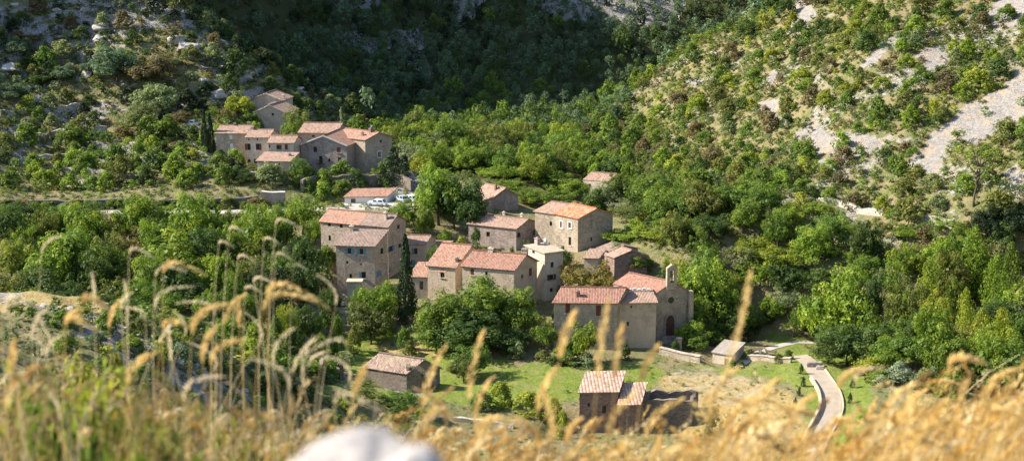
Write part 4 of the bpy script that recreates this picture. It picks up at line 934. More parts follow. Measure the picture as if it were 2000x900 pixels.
def noth(x, y, f=.35): return all((x-a)**2+(y-b)**2 > (w*f)**2 for a, b, w in HERO)
low_scrub = []       # what is past counting: (x,y,z,h,w,colour)
far_trees = []
def pxof(x, y, z): a, b = proj(x, y, z); return float(a), float(b)
LINES = [[(1470,400),(1480,404),(1520,421),(1560,434),(1605,452),(1640,469),(1668,482),(1712,494)],[(1598,398),(1640,402),(1662,411),(1725,421)],[(1782,432),(1820,436),(1862,444)]]
def near_line(px, py):
    for L in LINES:
        if L[0][0]-8 < px < L[-1][0]+8:
            y = float(np.interp(px, [l[0] for l in L], [l[1] for l in L]))
            if y-3 < py < y+22: return True
    return False
# left rocky hill
def t_left(x, y, rng):
    if not (sstep(292, 305, np.array(y))*sstep(-6, -20, np.array(x)) > .5) or y > 430: return 0
    if not clear(x, y, 1.5) or not noth(x, y): return 0
    px, py = pxof(x, y, hgt(x, y))
    if px < -140 or px > 760: return 0
    if fbm(x/16, y/16, 77) < .36 and rng.random() < .7: return 0
    return rng.choice((.6, .8, .9, 1.1, 1.4))
L1 = scatter(-150, 0, 290, 430, 3.3, t_left, 5, 14000)
def t_right(x, y, rng):
    z = hgt(x, y)
    if y < 190 or y > 432 or x < 10 or not clear(x, y, 1.5) or not noth(x, y): return 0
    if z < 8.5 and y < 300: return 0
    px, py = pxof(x, y, z)
    if px < 1130 or px > 2140: return 0
    if y > 300 and px < 1150: return 0
    if near_line(px, py): return 0
    if mask_at(m_scree, x, y) > .5 and rng.random() < .96: return 0
    if rng.random() < .55 and any(bool(inpoly(np.array(px), np.array(py-13), p)) for p in SCREE): return 0
    if fbm(x/14, y/14, 87) < .36 and rng.random() < .7: return 0
    return rng.choice((.5, .65, .8, 1, 1.0, 1.3))
L2 = scatter(10, 175, 190, 432, 3.4, t_right, 9, 30000)
cands = []
for zone, L in (('left', L1), ('right', L2)):
    rng = random.Random(17)
    for x, y, d in L:
        z = hgt(x, y); px, py = pxof(x, y, z); w = d*rng.uniform(4.6, 6.8); h = w*rng.uniform(.55, .85)
        if zone == 'left':
            col = rng.choices((DG, OG, GG, NG, MG, KG, YG), (7, 2, 2, 3, 1.5, 5, .3))[0]
            if py > 250: col = rng.choices((MG, BG, OG, DG, GG), (4, 3, 3, 2, 1))[0]
        else:
            low = sstep(250, 420, np.array(py))
            col = rng.choices((MG, OG, BG, DG, NG, YG, GG), (5, 4, 2+4*low, 3, 3-2*low, 2, 1))[0]
        kind = rng.choices(('shrub', 'scrub', 'bush'), (5, 3 if col in (NG, GG, OG) else 1, 4))[0]
        if d >= 1.3: kind = 'bush'; h *= 1.1
        onscr = -10 < px < 2010 and -20 < py < 900
        cands.append((w*h/(y*y) if onscr and visible(x, y, z+h*.7) else 0, x, y, z, h, w, kind, col, zone))
cands.sort(key=lambda c: -c[0])
QUOTA = {'shrub': 275, 'bush': 215}
for s_, x, y, z, h, w, kind, col, zone in cands:
    nm = NAME[kind]
    if s_ > 0 and QUOTA[nm] > 0:
        QUOTA[nm] -= 1; plant(x, y, h, w, kind, col, zone=zone)
    else: low_scrub.append((x, y, z, h, w, col))
# undergrowth: small tufts between the shrubs, uncountable
def t_under(x, y, rng):
    z = hgt(x, y); px, py = pxof(x, y, z)
    if px < -120 or px > 2120 or py > 620: return 0
    L = (x < -2 and 290 < y < 430); Rr = (x > 10 and 195 < y < 432 and (z > 8 or y > 300) and px > 1130)
    if near_line(px, py): return 0
    if not (L or Rr) or not clear(x, y, .8): return 0
    if mask_at(m_scree, x, y) > .5 and rng.random() < .988: return 0
    if L and mask_at(rock, x, y) > .5 and rng.random() < .55: return 0
    if fbm(x/9, y/9, 97) < .38 and rng.random() < .7: return 0
    return rng.choice((.6, .8, 1))
for x, y, d in scatter(-150, 175, 190, 432, 1.9, t_under, 13, 80000):
    r_ = random.Random(int(x*100)+int(y*37)); w = d*r_.uniform(1.8, 3.2)
    low_scrub.append((x, y, hgt(x, y), w*r_.uniform(.4, .7), w, r_.choices((OG, NG, MG, DG, GG, YG), (4, 2.5, 6, 3, 1.5, 1.5))[0]))
# ledge and hidden hollow on the left, meadow margins
def t_ledge(x, y, rng):
    z = hgt(x, y); px, py = pxof(x, y, z)
    if not (-100 < px < 720 and 110 < y < 215 and x < -8): return 0
    if inpoly(px, py, DRYP[1]): return 0
    return rng.choice((.5, .7, 1, 1.3))
for x, y, d in scatter(-75, -8, 110, 215, 2.6, t_ledge, 21, 3000):
    r_ = random.Random(int(x*91)+int(y*57)); w = d*r_.uniform(2.2, 4.2)
    low_scrub.append((x, y, hgt(x, y), w*r_.uniform(.4, .8), w, r_.choices((OG, DG, MG, GG, YG), (4, 4, 5, 1, 2))[0]))
# grass hummocks and weeds of the meadow
def t_mead(x, y, rng):
    z = hgt(x, y); px, py = pxof(x, y, z)
    if not (560 < px < 1960 and 650 < py < 900 and 150 < y < 245) or not clear(x, y, .3): return 0
    if inpoly(px, py, ROADP): return 0
    if mask_at(m_green, x, y) > .5 and rng.random() < .82: return 0
    if mask_at(m_pale, x, y) > .5 and rng.random() < .6: return 0
    return rng.choice((.5, .7, 1))
ROADP = [(1560,705),(1610,705),(1660,780),(1645,850),(1620,880),(1560,880),(1590,800)]
for x, y, d in scatter(-40, 90, 150, 245, 1.7, t_mead, 23, 6000):
    r_ = random.Random(int(x*71)+int(y*97)); w = d*r_.uniform(.8, 1.6)
    low_scrub.append((x, y, hgt(x, y), w*r_.uniform(.3, .6), w, r_.choices((OG, BG, MG, GG, YG), (3, 3, 3, 2, 4))[0]))
# the far wooded gorge: one mass
def t_far(x, y, rng):
    z = hgt(x, y); px, py = pxof(x, y, z)
    if y < 395 or py < -140 or px < 150 or px > 1750: return 0
    if y < 425 and not (px > 640 and px < 1230): return 0
    if mask_at(m_cliff, x, y) > .5 and rng.random() < .3: return 0
    if mask_at(rock, x, y) > .5 and rng.random() < .25: return 0
    return rng.choice((.55, .7, .85, 1, 1.25))
for x, y, d in scatter(-130, 150, 395, 590, 4.4, t_far, 31, 60000):
    r_ = random.Random(int(x*77)+int(y*31)); px, py = pxof(x, y, hgt(x, y)); w = d*r_.uniform(5.2, 7.4)
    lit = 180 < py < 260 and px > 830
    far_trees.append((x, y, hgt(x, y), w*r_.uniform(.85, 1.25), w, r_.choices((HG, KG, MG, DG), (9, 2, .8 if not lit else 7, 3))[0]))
# valley floor fillers between the grove trees
for (x, y, d) in scatter(-40, 95, 225, 400, 4.7, lambda x, y, r: (.8+.4*r.random()) if clear(x, y, 4.0) and noth(x, y, .36) and hgt(x, y) < 17 and (x > 24+(300-y)*.05 or y > 322) and inpoly(np.array(pxof(x, y, hgt(x, y))[0]), np.array(pxof(x, y, hgt(x, y))[1]), [(1210,370),(1500,420),(1700,520),(1760,640),(1620,640),(1600,560),(1480,640),(1340,560),(1290,540),(1210,470),(1205,400),(1150,390),(1000,370),(930,340),(780,330),(740,290),(830,250),(1130,280),(1180,330)]) else 0, 37, 8000):
    r_ = random.Random(int(x*77)+int(y*31)); far_col = r_.choices((MG, BG, OG, DG, YG), (5, 4, 2, 3, 1.5))[0]
    w = d*r_.uniform(6, 9.5); plant(x, y, r_.uniform(5, 9), w, r_.choice(('broad', 'dense', 'loose', 'broad')), far_col, zone='grove')

def mass(name, items, variants, mat, seed, label=None):
    """merge many plants into one uncountable mass"""
    rng = np.random.default_rng(seed); Vs, As, Cs = [], [], []
    for x, y, z, h, w, col in items:
        V, a = variants[rng.integers(len(variants))]; t = rng.uniform(0, 6.28); c, s = math.cos(t), math.sin(t)
        q = np.empty_like(V); q[:, 0] = (V[:, 0]*c-V[:, 1]*s)*w+x; q[:, 1] = (V[:, 0]*s+V[:, 1]*c)*w+y; q[:, 2] = V[:, 2]*h+z-.06*h
        Vs.append(q); As.append(a); k = np.array(TINT[col])*rng.uniform(.8, 1.25); Cs.append(np.repeat(k[None], len(V), 0))
    V = np.concatenate(Vs); me = np_mesh(name, V, quads(len(V)//4), mat, {'leafvar': np.concatenate(As)})
    ca = me.attributes.new('tint', 'FLOAT_COLOR', 'POINT'); C = np.concatenate(Cs); ca.data.foreach_set('color', np.concatenate([C, np.ones((len(C), 1))], 1).astype(np.float32).ravel())
    o = put(bpy.data.objects.new(name, me)); return tag(o, label, None, None, 'stuff')
def mass_mat(name):
    m = leaf_mat(name, (1, 1, 1)); nt = m.node_tree
    oi = [n for n in nt.nodes if n.type == 'OBJECT_INFO'][0]; to = oi.outputs['Color'].links[0].to_socket
    nt.links.new(N(nt, 'ShaderNodeAttribute', attribute_name='tint').outputs['Color'], to); return m
M['mass'] = mass_mat('mass_leaves')
def lowpoly(kind, seed):
    rng = np.random.default_rng(seed)
    if kind == 'tree':
        n = 16; cs = []
        for _ in range(n):
            t = rng.uniform(0, 6.28); e = rng.uniform(-.2, 1.5); r = .34*rng.uniform(.7, 1); cs.append((math.cos(t)*math.cos(e)*r, math.sin(t)*math.cos(e)*r, .5+.36*math.sin(e)*rng.uniform(.7, 1.1)))
        V, a = leaves(np.array(cs), rng.uniform(.1, .17, n), 20, .042, rng, shell=.6, out=.9); V2, a2 = leaves(np.array([(0, 0, .4)]), np.array([.33]), 60, .08, rng, shell=.8)
    else:
        n = 8; cs = []
        for _ in range(n):
            t = rng.uniform(0, 6.28); e = rng.uniform(0, 1.5); r = .36*rng.uniform(.5, 1); cs.append((math.cos(t)*math.cos(e)*r, math.sin(t)*math.cos(e)*r, .15+.6*math.sin(e)))
        V, a = leaves(np.array(cs), rng.uniform(.12, .2, n), 16, .06, rng, shell=.4); V2, a2 = leaves(np.array([(0, 0, .3)]), np.array([.3]), 20, .09, rng)
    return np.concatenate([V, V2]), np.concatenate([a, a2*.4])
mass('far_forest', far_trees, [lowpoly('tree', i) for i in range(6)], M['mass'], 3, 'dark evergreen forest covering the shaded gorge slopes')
mass('low_scrub', low_scrub, [lowpoly('scrub', 50+i) for i in range(6)], M['mass'], 4, 'low scrub and undergrowth between the shrubs on the slopes')
print('PLANTS', len(PLANTS), 'scrub', len(low_scrub), 'far', len(far_trees), 'L1', len(L1), 'L2', len(L2), QUOTA)
# ------------------------------------------------------------------ roads, walls, rocks, cars
def ribbon(name, pts, w, mat, dz=.03, n=10, kind='structure'):
    P = [Vector(p) for p in pts]; C = []
    for i in range(len(P)-1):
        p0, p1, p2, p3 = P[max(i-1, 0)], P[i], P[i+1], P[min(i+2, len(P)-1)]
        for k in range(n):
            t = k/n; C.append(.5*((2*p1)+(p2-p0)*t+(2*p0-5*p1+4*p2-p3)*t*t+(3*p1-p0-3*p2+p3)*t**3))
    C.append(P[-1]); V = []; S = []
    for i, c in enumerate(C):
        d = C[min(i+1, len(C)-1)]-C[max(i-1, 0)]; s = Vector((d.y, -d.x, 0)).normalized(); S.append(s)
        for k in range(5):
            q = c+s*(w*(k/4-.5)); z = hgt(q.x, q.y)+dz; V.append((q.x, q.y, z))
    F = [(i*5+k, i*5+k+1, (i+1)*5+k+1, (i+1)*5+k) for i in range(len(C)-1) for k in range(4)]
    o = mesh_obj(name, V, F, mat); tag(o, kind=kind); return C, S
def road_mat(name, c):
    m, nt = new_mat(name); g = N(nt, 'ShaderNodeNewGeometry').outputs['Position']
    n = noise(nt, g, .7, 6, .65); n2 = noise(nt, g, 14, 3, .6)
    k = ramp(nt, n, [(.3, tuple(x*.82 for x in c)), (.7, tuple(x*1.12 for x in c))]); k = mix(nt, ramp(nt, n2, [(.5, 0.0), (.7, .3)]), k, tuple(x*.65 for x in c))
    finish(nt, k, .9, n2, .3, .02, .15); return m
M['road'] = road_mat('pinkish_gravel_road', (.36, .30, .235)); M['pale_road'] = road_mat('pale_dusty_road', (.44, .40, .35))
CL, SL = ribbon('road', ROAD_LO, 2.9, M['road'])
ribbon('upper_road', ROAD_UP, 3.0, M['pale_road'])
ribbon('car_park', CARPARK, 6.5, M['pale_road'], dz=.06)
ribbon('path', LAWN_PATH, 1.5, M['pale_road'], dz=.05)

def wall_path(name, label, pts, h, th=.55, mat='drystone', cat='stone wall', group=None, cope=None, jag=.12, seed=0):
    rng = random.Random(seed); C = []
    for a, b in zip(pts[:-1], pts[1:]):
        n = max(1, int((b-a).length/1.1))
        for k in range(n): C.append(a.lerp(b, k/n))
    C.append(pts[-1]); V = []; prev = None; mb = MB(); tops = []
    for i, c in enumerate(C):
        d = C[min(i+1, len(C)-1)]-C[max(i-1, 0)]; s = Vector((d.y, -d.x, 0)).normalized()*th/2
        g = hgt(c.x, c.y); hh = h*(1+rng.uniform(-jag, jag)); b0 = min(g, hgt(c.x+s.x, c.y+s.y))-.8
        q = [Vector((c.x+s.x*1.15, c.y+s.y*1.15, b0)), Vector((c.x+s.x*.85, c.y+s.y*.85, g+hh)), Vector((c.x-s.x*.85, c.y-s.y*.85, g+hh)), Vector((c.x-s.x*1.15, c.y-s.y*1.15, b0))]; tops.append((q[1], q[2]))
        if prev:
            for m in range(3): mb.poly([prev[m], q[m], q[m+1], prev[m+1]])
        else: mb.poly(q)
        prev = q
    mb.poly(prev[::-1]); o = mb.build(name, M[mat], None, C[0]); o.location = C[0]; tag(o, label, cat, group)
    if cope:
        mb = MB()
        for (a, b), (c, d) in zip(tops[:-1], tops[1:]):
            m1, m2 = (a+b)/2, (c+d)/2; u = (m2-m1).normalized(); s = (a-b).normalized(); up = u.cross(s); up = up if up.z > 0 else -up
            mb.box((m1+m2)/2+UP*.06, (m2-m1).length*.97, th+.16, .13, u, s, up)
        q = mb.build('coping', M[cope], o, C[0])
    return o
def wp(*pp): return [hit(px, py) for px, py in pp]
GL, GR = 'dry stone terrace walls on the left hill', 'pale terrace walls on the right slope'
wall_path('stone_wall', 'long grey retaining wall above the road at the far left', wp((-90,402),(0,403),(90,404),(180,403),(285,400)), 1.4, .8, 'dark', seed=1, jag=.07)
wall_path('stone_wall', 'grey retaining wall above the road below the hamlet terraces', wp((330,402),(400,400),(470,398),(505,394)), 1.1, .7, 'dark', seed=2, jag=.1)
wall_path('stone_wall', 'tall retaining wall under the balcony house and above the white garage', wp((590,374),(640,366),(700,364),(765,362),(805,375)), 2.6, .8, 'dark', seed=3, jag=.06)
wall_path('stone_wall', 'square grey wall with white cap left of the garage', wp((512,400),(535,402),(558,399)), 2.6, .7, 'grey', cope='white', jag=0, seed=4)
for i, (pp, h_, lb) in enumerate(((((0,312),(80,314),(160,318)), 1.4, 'low terrace wall at the far left edge of the rocky hill'), (((30,272),(120,268),(210,262)), 1.6, 'broken terrace wall across the left hill below the dark oak clump'),
  (((330,262),(390,258),(420,257)), 1.5, 'terrace wall just left of the two thin cypresses'), (((270,318),(330,326),(385,330)), 1.3, 'terrace wall below and left of the hamlet row'), (((120,340),(200,345),(260,352)), 1.3, 'lowest terrace wall on the left hill'),
  (((430,345),(490,350),(540,348)), 1.3, 'terrace wall among bushes below the hamlet row'), (((0,225),(80,220),(160,214)), 1.2, 'topmost terrace wall on the left hill'))):
    wall_path('stone_wall', lb, wp(*pp), h_, .8, seed=10+i, jag=.35, group=GL)
for i, (pp, h_, lb) in enumerate(((((1480,404),(1520,421),(1560,434)), .9, 'upper pale wall of the stepped path on the right slope'), (((1605,452),(1640,469),(1668,482)), 1.1, 'middle pale wall of the stepped path on the right slope'),
  (((1680,479),(1712,494)), 1.2, 'lower short end of the pale path wall above the lawn trees'), (((1598,398),(1640,402),(1662,411),(1725,421)), 1.0, 'broken terrace wall above the pale path wall'), (((1782,432),(1820,436),(1862,444)), 1.0, 'terrace wall below the lone umbrella pine'))):
    wall_path('stone_wall', lb, wp(*pp), h_, .9, 'lime', seed=30+i, jag=.3, group=GR)
wall_path('stone_wall', 'low grey wall with sunlit top in front of the chapel steps', wp((1288,692),(1320,699),(1368,709)), 1.1, .6, 'grey', cope='lime', jag=.03, seed=40)
wall_path('stone_wall', 'low straight wall right of the little stone hut', wp((1458,703),(1500,706),(1545,708)), .8, .5, 'grey', cope='lime', jag=.03, seed=41)
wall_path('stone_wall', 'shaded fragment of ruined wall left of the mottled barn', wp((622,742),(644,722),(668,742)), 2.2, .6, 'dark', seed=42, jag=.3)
wall_path('stone_wall', 'low pale wall in the grass left of the roofless ruin', wp((884,822),(940,828),(1003,836)), .6, .7, 'lime', seed=43, jag=.2)
# parapets of the lower road
for sgn, w_, h_, lb in ((1, .4, .6, 'pale parapet on the inner left bend of the road'), (-1, .3, .28, 'thin pale kerb wall along the right side of the road')):
    i0, i1 = (22, 72) if sgn == 1 else (14, 76)
    pts = [CL[i]-SL[i]*(sgn*1.66)*(-1 if SL[i].x < 0 else 1) for i in range(i0, min(i1, len(CL)), 3)]
    wall_path('parapet', lb, [Vector((p.x, p.y, 0)) for p in pts], h_, w_, 'warm', 'parapet', seed=50+sgn, jag=.04)
# gate pillar, blocks, tables
q = hit(1326, 684); mb = MB(); mb.box(UP*.9, .75, .75, 2.2); mb.box(UP*2.06, .95, .95, .14); mb.box(UP*2.2, .6, .6, .16, taper=.4); o = mb.build('gate_pillar', M['tan']); o.location = q; tag(o, 'square stone gate pillar in front of the chapel door', 'pillar')
def block(px, py, sx, sy, sz, lb, rz=0):
    bm = bmesh.new(); bmesh.ops.create_cube(bm, size=1); bmesh.ops.scale(bm, vec=(sx, sy, sz), verts=bm.verts)
    bmesh.ops.bevel(bm, geom=bm.edges[:], offset=.08, segments=2, affect='EDGES')
    r_ = random.Random(px)
    for v in bm.verts: v.co += Vector((r_.uniform(-.03, .03), r_.uniform(-.03, .03), r_.uniform(-.03, .03)))
    me = bpy.data.meshes.new('stone_block'); bm.to_mesh(me); bm.free(); me.materials.append(M['drystone']); o = put(bpy.data.objects.new('stone_block', me)); p = hit(px, py); o.location = (p.x, p.y, p.z+sz*.42); o.rotation_euler = (0, 0, rz); tag(o, lb, 'stone block', 'stone blocks at the road head')
block(1590, 716, 2.6, .8, .8, 'longer stone block lying at the road head by the lawn', .1); block(1602, 721, 1.3, .7, .6, 'shorter stone block at the road head nearest the trees', -.2)
def table(px, py, rz, lb):
    p = hit(px, py); o = empty('picnic_table', p, lb, 'picnic table', 'picnic tables behind the hut', rz)
    mb = MB()
    for k in range(5): mb.box((0, (k-2)*.17, .75), 2.0, .155, .05)
    mb.build('table_top', M['wood'], o)
    for s in (-1, 1):
        mb = MB(); mb.box((0, s*.72, .45), 2.0, .3, .05); mb.build('bench', M['wood'], o)
        mb = MB()
        for t in (-1, 1): mb.box((s*.7, t*.36, .37), .08, .09, .92, Vector((1, 0, 0)), Vector((0, .86, -.5*t)), Vector((0, .5*t*-1, .86)))
        mb.box((s*.7, 0, .40), .07, 1.5, .09); mb.build('leg', M['wood'], o)
table(1478, 690, .3, 'picnic table nearest the little stone hut'); table(1506, 694, -.2, 'picnic table at the lawn edge right of the other')

def car(px, py, Y, rz, c, lb, group='cars parked below the hamlet'):
    p = at(px, py, Y); p = Vector((p.x, p.y, hgt(p.x, p.y)+.05)); o = empty('parked_car', p, lb, 'car', group, rz)
    paint = plain('car_paint', c, .3, .05, spec=.5)
    lower = [(-2.05,.35),(-2.1,.62),(-1.95,.86),(-1.2,.95),(1.05,.95),(1.85,.84),(2.08,.62),(2.05,.35)]
    upper = [(-1.75,.93),(-1.25,1.42),(.25,1.46),(.6,1.36),(1.15,.94)]
    def loft(prof, w0, w1, zc):
        vs = []; k = len(prof)
        for s in (-1, 1):
            for x, z in prof: vs.append((x, s*(w0+(w1-w0)*max(0, (z-zc))/.55), z))
        return vs, [tuple(range(k))[::-1], tuple(range(k, 2*k))]+[(i, (i+1) % k, (i+1) % k+k, i+k) for i in range(k)]
    mb = MB(); mb.add(*loft(lower, .86, .84, .5)); mb.add(*loft(upper, .82, .62, .93)); mb.build('body', paint, o)
    mb = MB()
    for s in (-1, 1):
        for a, b in (((-1.5,.98,.812),(-.35,1.36,.688)),((-.25,.98,.812),(.75,1.3,.70))):
            mb.poly([(a[0], s*(a[2]+.006), a[1]), (b[0], s*(a[2]+.006), a[1]), (b[0]-.1, s*(b[2]+.006), b[1]), (a[0]+.3, s*(b[2]+.006), b[1])])
    mb.poly([(1.1, -.76, .985), (1.1, .76, .985), (.66, .63, 1.34), (.66, -.63, 1.34)]); mb.poly([(-1.71, -.76, .99), (-1.71, .76, .99), (-1.33, .62, 1.37), (-1.33, -.62, 1.37)])
    mb.build('window', M['glass'], o)
    for sx in (-1.25, 1.28):
        for s in (-1, 1):
            mb = MB(); mb.tube([(sx, s*.72, .32), (sx, s*.9, .32)], [.32, .32], 14); w = mb.build('wheel', M['glass'], o)
            mb = MB(); mb.tube([(sx, s*.9, .32), (sx, s*.915, .32)], [.19, .17], 10); mb.build('rim', M['metal'], w)
    for s in (-1, 1):
        mb = MB(); mb.box((2.02, s*.62, .68), .1, .34, .15); mb.build('headlight', M['white'], o)
car(737, 402, 294, 2.9, (.62, .66, .72), 'silver blue car parked in front of the white garage'); car(785, 393, 298, 2.2, (.30, .36, .45), 'dark blue grey car left of the others under the plane trees')
car(803, 394, 298.5, 2.25, (.66, .67, .72), 'pale car in the middle of the three under the plane trees'); car(821, 396, 299, 2.3, (.72, .7, .68), 'white car right of the others nearest the bright plane tree')
p = hit(370, 250); flatten(p.x, p.y, 2.5, p.z+.3); car(370, 249, p.y, 3.0, (.55, .62, .7), 'pale blue car alone on the upper left terrace', None)

# rocks
def rock_mesh(seed, sub=3):
    bm = bmesh.new(); bmesh.ops.create_icosphere(bm, subdivisions=sub, radius=.5); r_ = np.random.default_rng(seed)
    pl = [(Vector(r_.normal(size=3)).normalized(), r_.uniform(.26, .42)) for _ in range(13)]
    for v in bm.verts:
        for n, d in pl:
            e = v.co.dot(n)-d
            if e > 0: v.co -= n*e
        c = v.co; k = float(fbm(np.array(c.x*4+9+seed), np.array(c.y*4+c.z*5), seed, 3))-.5; v.co *= 1+k*.35
    me = bpy.data.meshes.new('boulder'); bm.to_mesh(me); bm.free(); me.materials.append(M['rock']); return me
def rock_mat():
    m, nt = new_mat('limestone'); tc = N(nt, 'ShaderNodeTexCoord').outputs['Object']
    n = noise(nt, tc, 3, 7, .65); n2 = noise(nt, tc, 14, 4, .6)
    c = ramp(nt, n, [(.28, (.22, .2, .18)), (.5, (.40, .37, .335)), (.75, (.52, .48, .44))]); c = mix(nt, ramp(nt, n2, [(.52, 0.0), (.7, .55)]), c, (.17, .155, .13))
    finish(nt, c, .95, n2, .5, .05, .1); return m
M['rock'] = rock_mat(); ROCKS = [rock_mesh(60+i) for i in range(7)]; BOULD = []
def boulder(x, y, s, sq, lb, group, sink=.3, z=None):
    o = put(bpy.data.objects.new('boulder', rnd.choice(ROCKS))); z = hgt(x, y) if z is None else z
    o.location = (x, y, z+s*sq*(.5-sink)); o.scale = (s*rnd.uniform(.9, 1.5), s*rnd.uniform(.8, 1.1), s*sq); o.rotation_euler = (rnd.uniform(-.2, .2), rnd.uniform(-.2, .2), rnd.uniform(0, 6.28))
    if lb: tag(o, lb, 'rock', group)
    BOULD.append(o); return o
for px, py, s, lb in ((365,100,7,'largest grey crag on the skyline of the left hill'),(345,85,5,'grey crag left of the largest one on the left hill'),(200,60,5.5,'pale crag high on the left hill'),(190,80,4,'pale rock below the high crag on the left hill'),(385,115,5,'grey crag at the right shoulder of the left hill'),
  (20,140,6,'flat grey outcrop at the left edge of the hill'),(170,150,4.5,'grey outcrop beside the dark oak clump'),(125,265,4,'grey outcrop among the left terraces'),(400,165,4,'tan outcrop above the cypresses'),(425,190,4.5,'pale outcrop left of the highest house'),(1212,225,4.5,'pale outcrop on the skyline of the right slope'),(1235,215,3,'small pale rock right of the skyline outcrop'),(1395,108,3,'small pale rock high on the right slope edge')):
    p = hit(px, py); boulder(p.x, p.y, s, .55, lb, None)
n0 = 0
for x, y, d in scatter(-130, -8, 292, 420, 3.6, lambda x, y, r: r.choice((.5, .7, 1, 1.3)) if (mask_at(rock, x, y) > .5 and clear(x, y, 1.5) and visible(x, y, hgt(x, y)+.8)) else 0, 41, 3000)[:110]:
    boulder(x, y, d*2.2, rnd.uniform(.35, .6), 'grey limestone block scattered among scrub on the left rocky hill', 'limestone blocks scattered on the left hill')
for x, y, d in scatter(-62, -8, 135, 200, 2.0, lambda x, y, r: r.choice((.5, .7, 1)) if (mask_at(rock, x, y) > .4) else 0, 43, 1500)[:60]:
    boulder(x, y, d*1.3, rnd.uniform(.35, .6), 'pale limestone rock on the ledge beyond the left grass', 'pale rocks along the left ledge')
for i in range(16):
    p = hit(rnd.uniform(640, 690), rnd.uniform(575, 604)); boulder(p.x, p.y, rnd.uniform(.5, 1.2), .7, 'tumbled stone in the rubble heap at the foot of the blue shuttered house', 'rubble heap below the blue shuttered house')
# ------------------------------------------------------------------ the photographer's grass
def straw_mat():
    m, nt = new_mat('dry_straw'); c = N(nt, 'ShaderNodeAttribute', attribute_name='tint').outputs['Color']
    d = N(nt, 'ShaderNodeBsdfPrincipled', i_Roughness=.6); d.inputs['Specular IOR Level'].default_value = .2; t = N(nt, 'ShaderNodeBsdfTranslucent'); ms = N(nt, 'ShaderNodeMixShader', i_0=.45); o = N(nt, 'ShaderNodeOutputMaterial')
    nt.links.new(c, d.inputs[0]); nt.links.new(c, t.inputs[0]); nt.links.new(d.outputs[0], ms.inputs[1]); nt.links.new(t.outputs[0], ms.inputs[2]); nt.links.new(ms.outputs[0], o.inputs[0]); return m
M['straw'] = straw_mat()
GOLD = [(.60, .41, .135), (.66, .49, .20), (.54, .33, .085), (.70, .56, .31), (.44, .24, .06), (.30, .18, .06)]
LEFTC = [(.46, .325, .13), (.56, .42, .21), (.34, .24, .10), (.62, .50, .31), (.22, .25, .05), (.33, .32, .06), (.20, .15, .07)]
def blade_curve(b, t, bend, n):
    """points from base b to tip t; bend is a sideways sag vector"""
    k = np.linspace(0, 1, n)[:, None]; return b*(1-k)+t*k+bend*(k*(1-k)*2)
class GrassMesh:
    def __init__(s): s.V = []; s.F = []; s.C = []; s.n = 0
    def ribbon(s, pts, w, col, side):
        m = len(pts); V = np.empty((m*2, 3)); ww = (w*np.array([1-.75*i/(m-1) for i in range(m)]))[:, None]
        V[0::2] = pts-side*ww/2; V[1::2] = pts+side*ww/2
        i = np.arange(m-1)*2+s.n; s.F.append(np.stack([i, i+1, i+3, i+2], 1)); s.V.append(V); s.C.append(np.repeat(np.array(col)[None], len(V), 0)); s.n += len(V)
    def head(s, pts, w, col, rng, k=24):
        """seed head: pointed spikelets set round the axis"""
        m = len(pts)
        for j in range(k):
            f = j/k*(m-1.001); i = int(f); p = pts[i]*(1-f+i)+pts[i+1]*(f-i); d = pts[min(i+1, m-1)]-pts[i]; d = d/np.linalg.norm(d)
            r = rng.normal(size=3); r -= d*r.dot(d); r /= np.linalg.norm(r); q = np.cross(d, r)
            prof = math.sin((j/k*.85+.12)*math.pi)**.7; L = w*1.9; a = p+r*w*.25*prof; e = a+d*L*.8+r*w*.9*prof; mid = (a+e)/2
            V = np.array([a, mid+q*w*.3, e, mid-q*w*.3]); s.V.append(V); s.F.append(np.array([[0, 1, 2, 3]])+s.n); s.n += 4
            s.C.append(np.repeat((np.array(col)*rng.uniform(.8, 1.2))[None], 4, 0))
    def build(s, name, parent=None, origin=(0, 0, 0)):
        V = np.concatenate(s.V)-np.array(origin); me = np_mesh(name, V, np.concatenate(s.F), M['straw'])
        C = np.concatenate(s.C); a = me.attributes.new('tint', 'FLOAT_COLOR', 'POINT'); a.data.foreach_set('color', np.concatenate([C, np.ones((len(C), 1))], 1).astype(np.float32).ravel())
        return put(bpy.data.objects.new(name, me), parent)
def zground(x, y): return float(75-(1.30+.27*min(y, 8.5)+.72*max(y-8.5, 0))+.30*float(sstep(-.2, -1.6, x/max(y+3, 3)*4)))
BND = [(-200, 765), (0, 760), (120, 765), (260, 790), (360, 810), (480, 840), (600, 855), (700, 865), (800, 870), (880, 880), (960, 885), (1100, 895), (1300, 895), (1400, 870), (1480, 845), (1540, 880), (1640, 895), (1720, 850), (1800, 825), (1900, 805), (2000, 775), (2250, 740)]
def bnd(px):
    return float(np.interp(px, [b[0] for b in BND], [b[1] for b in BND]))
gm = GrassMesh(); rg = np.random.default_rng(5)
